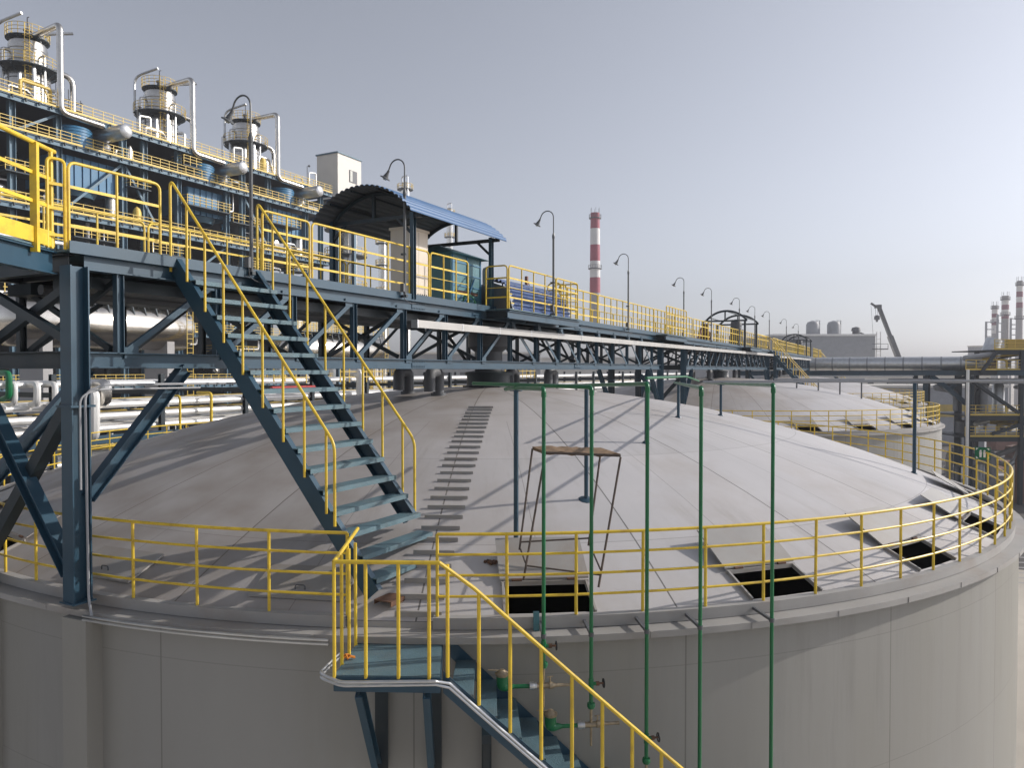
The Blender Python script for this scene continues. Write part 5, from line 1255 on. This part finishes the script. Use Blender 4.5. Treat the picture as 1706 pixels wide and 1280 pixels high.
for u0, u1, v in ((1643, 1656, 537), (1660, 1672, 526), (1660, 1672, 539), (1643, 1656, 549), (1643, 1656, 561), (1660, 1672, 553), (1684, 1697, 531), (1684, 1697, 541), (1684, 1697, 548), (1684, 1697, 558)):
    m.bar(at(u0, v, 318), at(u1, v, 318), .3, .4)
m.build('cross_beam', GREYP, t)
m = MB()
for u, v in ((1643, 536), (1684, 530), (1662, 524)): q = at(u, v, 318); m.bar(V(q.x, q.y, GZ), q, .8, .8, (1, 0, 0))
m.build('mast', GREYP, t)
# ------------------------------------------------------------------ silver duct on its pipe bridge
DR = 1.15 * 86 / F_PX * 10.3
dA, dB = at(1240, 607, 100), at(1632, 606, 86)
R = 11.2 * 92 / F_PX
t = thing('flue_duct', 'fat silver flue duct running across behind the third tank and turning up', 'duct', dA)
dl = at(1200, 607, 101.5)
MB().tube(path([dl, dB + (dB - dA).normalized() * .5, at(1652, 578, 86), at(1656, 566, 86)], 2.0, 8), R, 24).build('duct', GALV, t)
m = MB()
for k in range(14):
    q = dl.lerp(dB, .08 + .066 * k); d = (dB - dA).normalized(); m.tube([q - d * .08, q + d * .08], R * 1.03, 24)
m.build('flange', GREYP, t)
br = thing('pipe_bridge', 'dark blue pipe bridge with V bracing under the silver duct', 'pipe bridge', at(1560, 700, 86))
for dd in (-1.1, 1.1):
    o = FH * dd
    MB().ibeam(at(1235, 622, 98) + o, at(1800, 621, 80) + o, .6, .4, .06, .05).build('main_beam', STEEL, br)
    for u, w in ((1336, .5), (1533.5, .55), (1606, .75)):
        D = 98 + (80 - 98) * (u - 1235) / 565; q = at(u, 626, D) + o
        MB().ibeam(V(q.x, q.y, GZ), q, w, w, .07, .06).build('leg', STEEL, br)
    if dd > 0: continue
    c = at(1570, 648, 87.4) + o
    for u, v in ((1543, 627), (1603, 627)): MB().bar(at(u, v, 87.4) + o, c, .5, .5).build('brace', STEEL, br)
    MB().bar(c, at(1600, 672, 87) + o, .5, .5).build('brace', STEEL, br)
m = MB()
for v, r in ((618, .05), (632, .1), (638, .12)): m.tube([at(1480, v, 89), at(1800, v, 80)], r, 6)
m.build('pipe_run', GREYP, br)
q = at(1612.5, 616, 79)
MB().tube([V(q.x, q.y, GZ), q], .16, 8).build('white_pole', WHITE, label='slender white pole at the edge of the right-hand pipe structure', cat='pole')
# right-hand pipe structure
rs_ = thing('pipe_structure', 'crowded dark pipe structure with yellow railed decks at the right edge', 'process structure', at(1700, 700, 84))
XR, YR2 = RV, FH
o = at(1608, 640, 83)
def rp(x, y, z): return V(o.x, o.y, 0) + XR * x + YR2 * y + V(0, 0, z)
for z in (2.35, .05, -5.05, -7.45):
    x0 = 3.2 if z > 1 else 0
    MB().bar(rp(x0, 4, z - .1), rp(26, 4, z - .1), 8, .12).build('deck', PLANTD, rs_)
    MB().ibeam(rp(x0, 0, z - .35), rp(26, 0, z - .35), .5, .3, .04, .03).build('edge_beam', STEELD, rs_)
    m = MB(); k = 0
    while x0 + k * 1.15 < 26: m.bar(rp(x0 + k * 1.15, -.1, z), rp(x0 + k * 1.15, -.1, z + 1.1), .07, .07, XR); k += 1
    for f in (1.1, .72, .36): m.bar(rp(x0, -.1, z + f), rp(26, -.1, z + f), .06, .06)
    m.bar(rp(x0, -.12, z + .05), rp(26, -.12, z + .05), .03, .22)
    m.build('guardrail', YELF, rs_)
for x in (.3, 6.3, 12.5, 18.5, 25):
    for y in (0, 8): MB().bar(rp(x, y, GZ), rp(x, y, .0 if x < 3 else 2.2), .4, .4, XR).build('column', STEELD, rs_)
for x, z0, z1 in ((.5, -1, -4.8), (6.5, -10, -7.6), (3, -7.2, -5.4), (12.7, -1, -4.8)): MB().bar(rp(x, 0, z0), rp(x + 5.5, 0, z1), .35, .35).build('brace', STEELD, rs_)
MB().bar(rp(1.6, -.2, -.3), rp(3.4, -.2, 2.1), .3, .3).build('brace', STEELD, rs_)
MB().bar(rp(5.0, .6, 3.0), rp(7.4, .6, 3.0), .5, 1.0).build('ochre_panel', OCHRE, rs_)
for k in range(34):
    zb_ = random.choice([.1, -5.0, -7.4, GZ]); x = random.uniform(1, 12); y = random.uniform(1, 6); kind = random.random()
    wz = {.1: 'upper', -5.0: 'middle', -7.4: 'lower', GZ: 'ground'}[zb_]; h = {.1: 1.8, -5.0: 4.2, -7.4: 1.8, GZ: 6.5}[zb_]
    if kind < .45:
        r = random.uniform(.3, .7)
        MB().lathe(rp(x, y, zb_), [(r, 0), (r, h * .75), (r * .6, h * .85), (0, h * .88)], 14).build('vessel', random.choice([GALV, GREYP, CHIMG, BRICK]), label='small upright vessel on the %s deck of the right-hand pipe structure' % wz, cat='vessel', group='small vessels in the right-hand structure')
    else:
        MB().tube(path([rp(x, y, zb_ + .2), rp(x, y, zb_ + h * .6), rp(x + random.uniform(-4, 4), y, zb_ + h * .7), rp(x + 1, y - .5, zb_ + h * .95)], .4), random.choice([.12, .2, .3]), 8).build('process_pipe', random.choice([GALV, GREYP, YELF, CHIMG, STEELD]), label='bent pipe on the %s deck of the right-hand pipe structure' % wz, cat='pipe', group='bent pipes in the right-hand structure')
# low buildings, yard clutter
shed('long low wall building with an ochre band behind the third tank', 1395, 1680, 646, 150, GREYP, 0, band=(-9.5, -7.0, OCHRE), dep=12)
shed('pale low workshop with a row of dark windows behind the silver duct', 1340, 1650, 626, 175, CREAM, 1, dep=14)
shed('small distant grey shed with a stepped roof right of the duct', 1622, 1643, 578, 300, GREYP, 1, dep=4)
for i, (u, v, w, h, mt_) in enumerate(((1632, 742, 3.0, 2.2, GREYP), (1672, 738, 5.5, 1.6, BRICK), (1695, 752, 4.0, 2.0, RUST), (1660, 770, 3.5, 1.2, BRICK), (1648, 790, 4.5, .8, CHIMG), (1625, 722, 2.6, 2.6, GREYD), (1600, 760, 2.2, 2.4, STEELD), (1588, 778, 2.2, 1.0, CHIMG))):
    q = onZ(u, v + 12, GZ); t = thing('storage_crate', ['pale grey', 'long reddish brown', 'rusty', 'low reddish', 'flat concrete', 'dark grey', 'dark blue', 'small concrete'][i] + ' storage crate in the yard behind the guardrail sign', 'crate', q, 'crates in the yard')
    a = random.uniform(0, 1.5); d = V(cos(a), sin(a), 0)
    MB().bar(q + V(0, 0, .15), q + V(0, 0, .15 + h), w * .6, w, d).build('body', mt_, t)
    MB().bar(q, q + V(0, 0, .149), w * .5, w * .9, d).build('skid', GREYD, t)
for i in range(9):
    q = onZ(1640 + i * 12, 905 + i * 9, GZ)
    MB().bar(q + V(-2, 0, .006), q + V(6, 3, .006), .25, .01).build('kerb_strip', CHIMG, kind='structure')

# ------------------------------------------------------------------ dusty air
hz_ = MB().box((-420, -140, GZ - 1.2), (420, 620, 62)).build('haze', VOIDM, kind='stuff', smooth=False)
hm = bpy.data.materials.new('dusty_air'); hm.use_nodes = True
hn = hm.node_tree.nodes; hn.remove(hn['Principled BSDF'])
pv = hn.new('ShaderNodeVolumePrincipled'); pv.inputs['Color'].default_value = (0.86, 0.86, 0.92, 1); pv.inputs['Density'].default_value = 0.00055; pv.inputs['Anisotropy'].default_value = 0.2
hm.node_tree.links.new(pv.outputs[0], hn['Material Output'].inputs['Volume'])
hz_.data.materials.clear(); hz_.data.materials.append(hm)
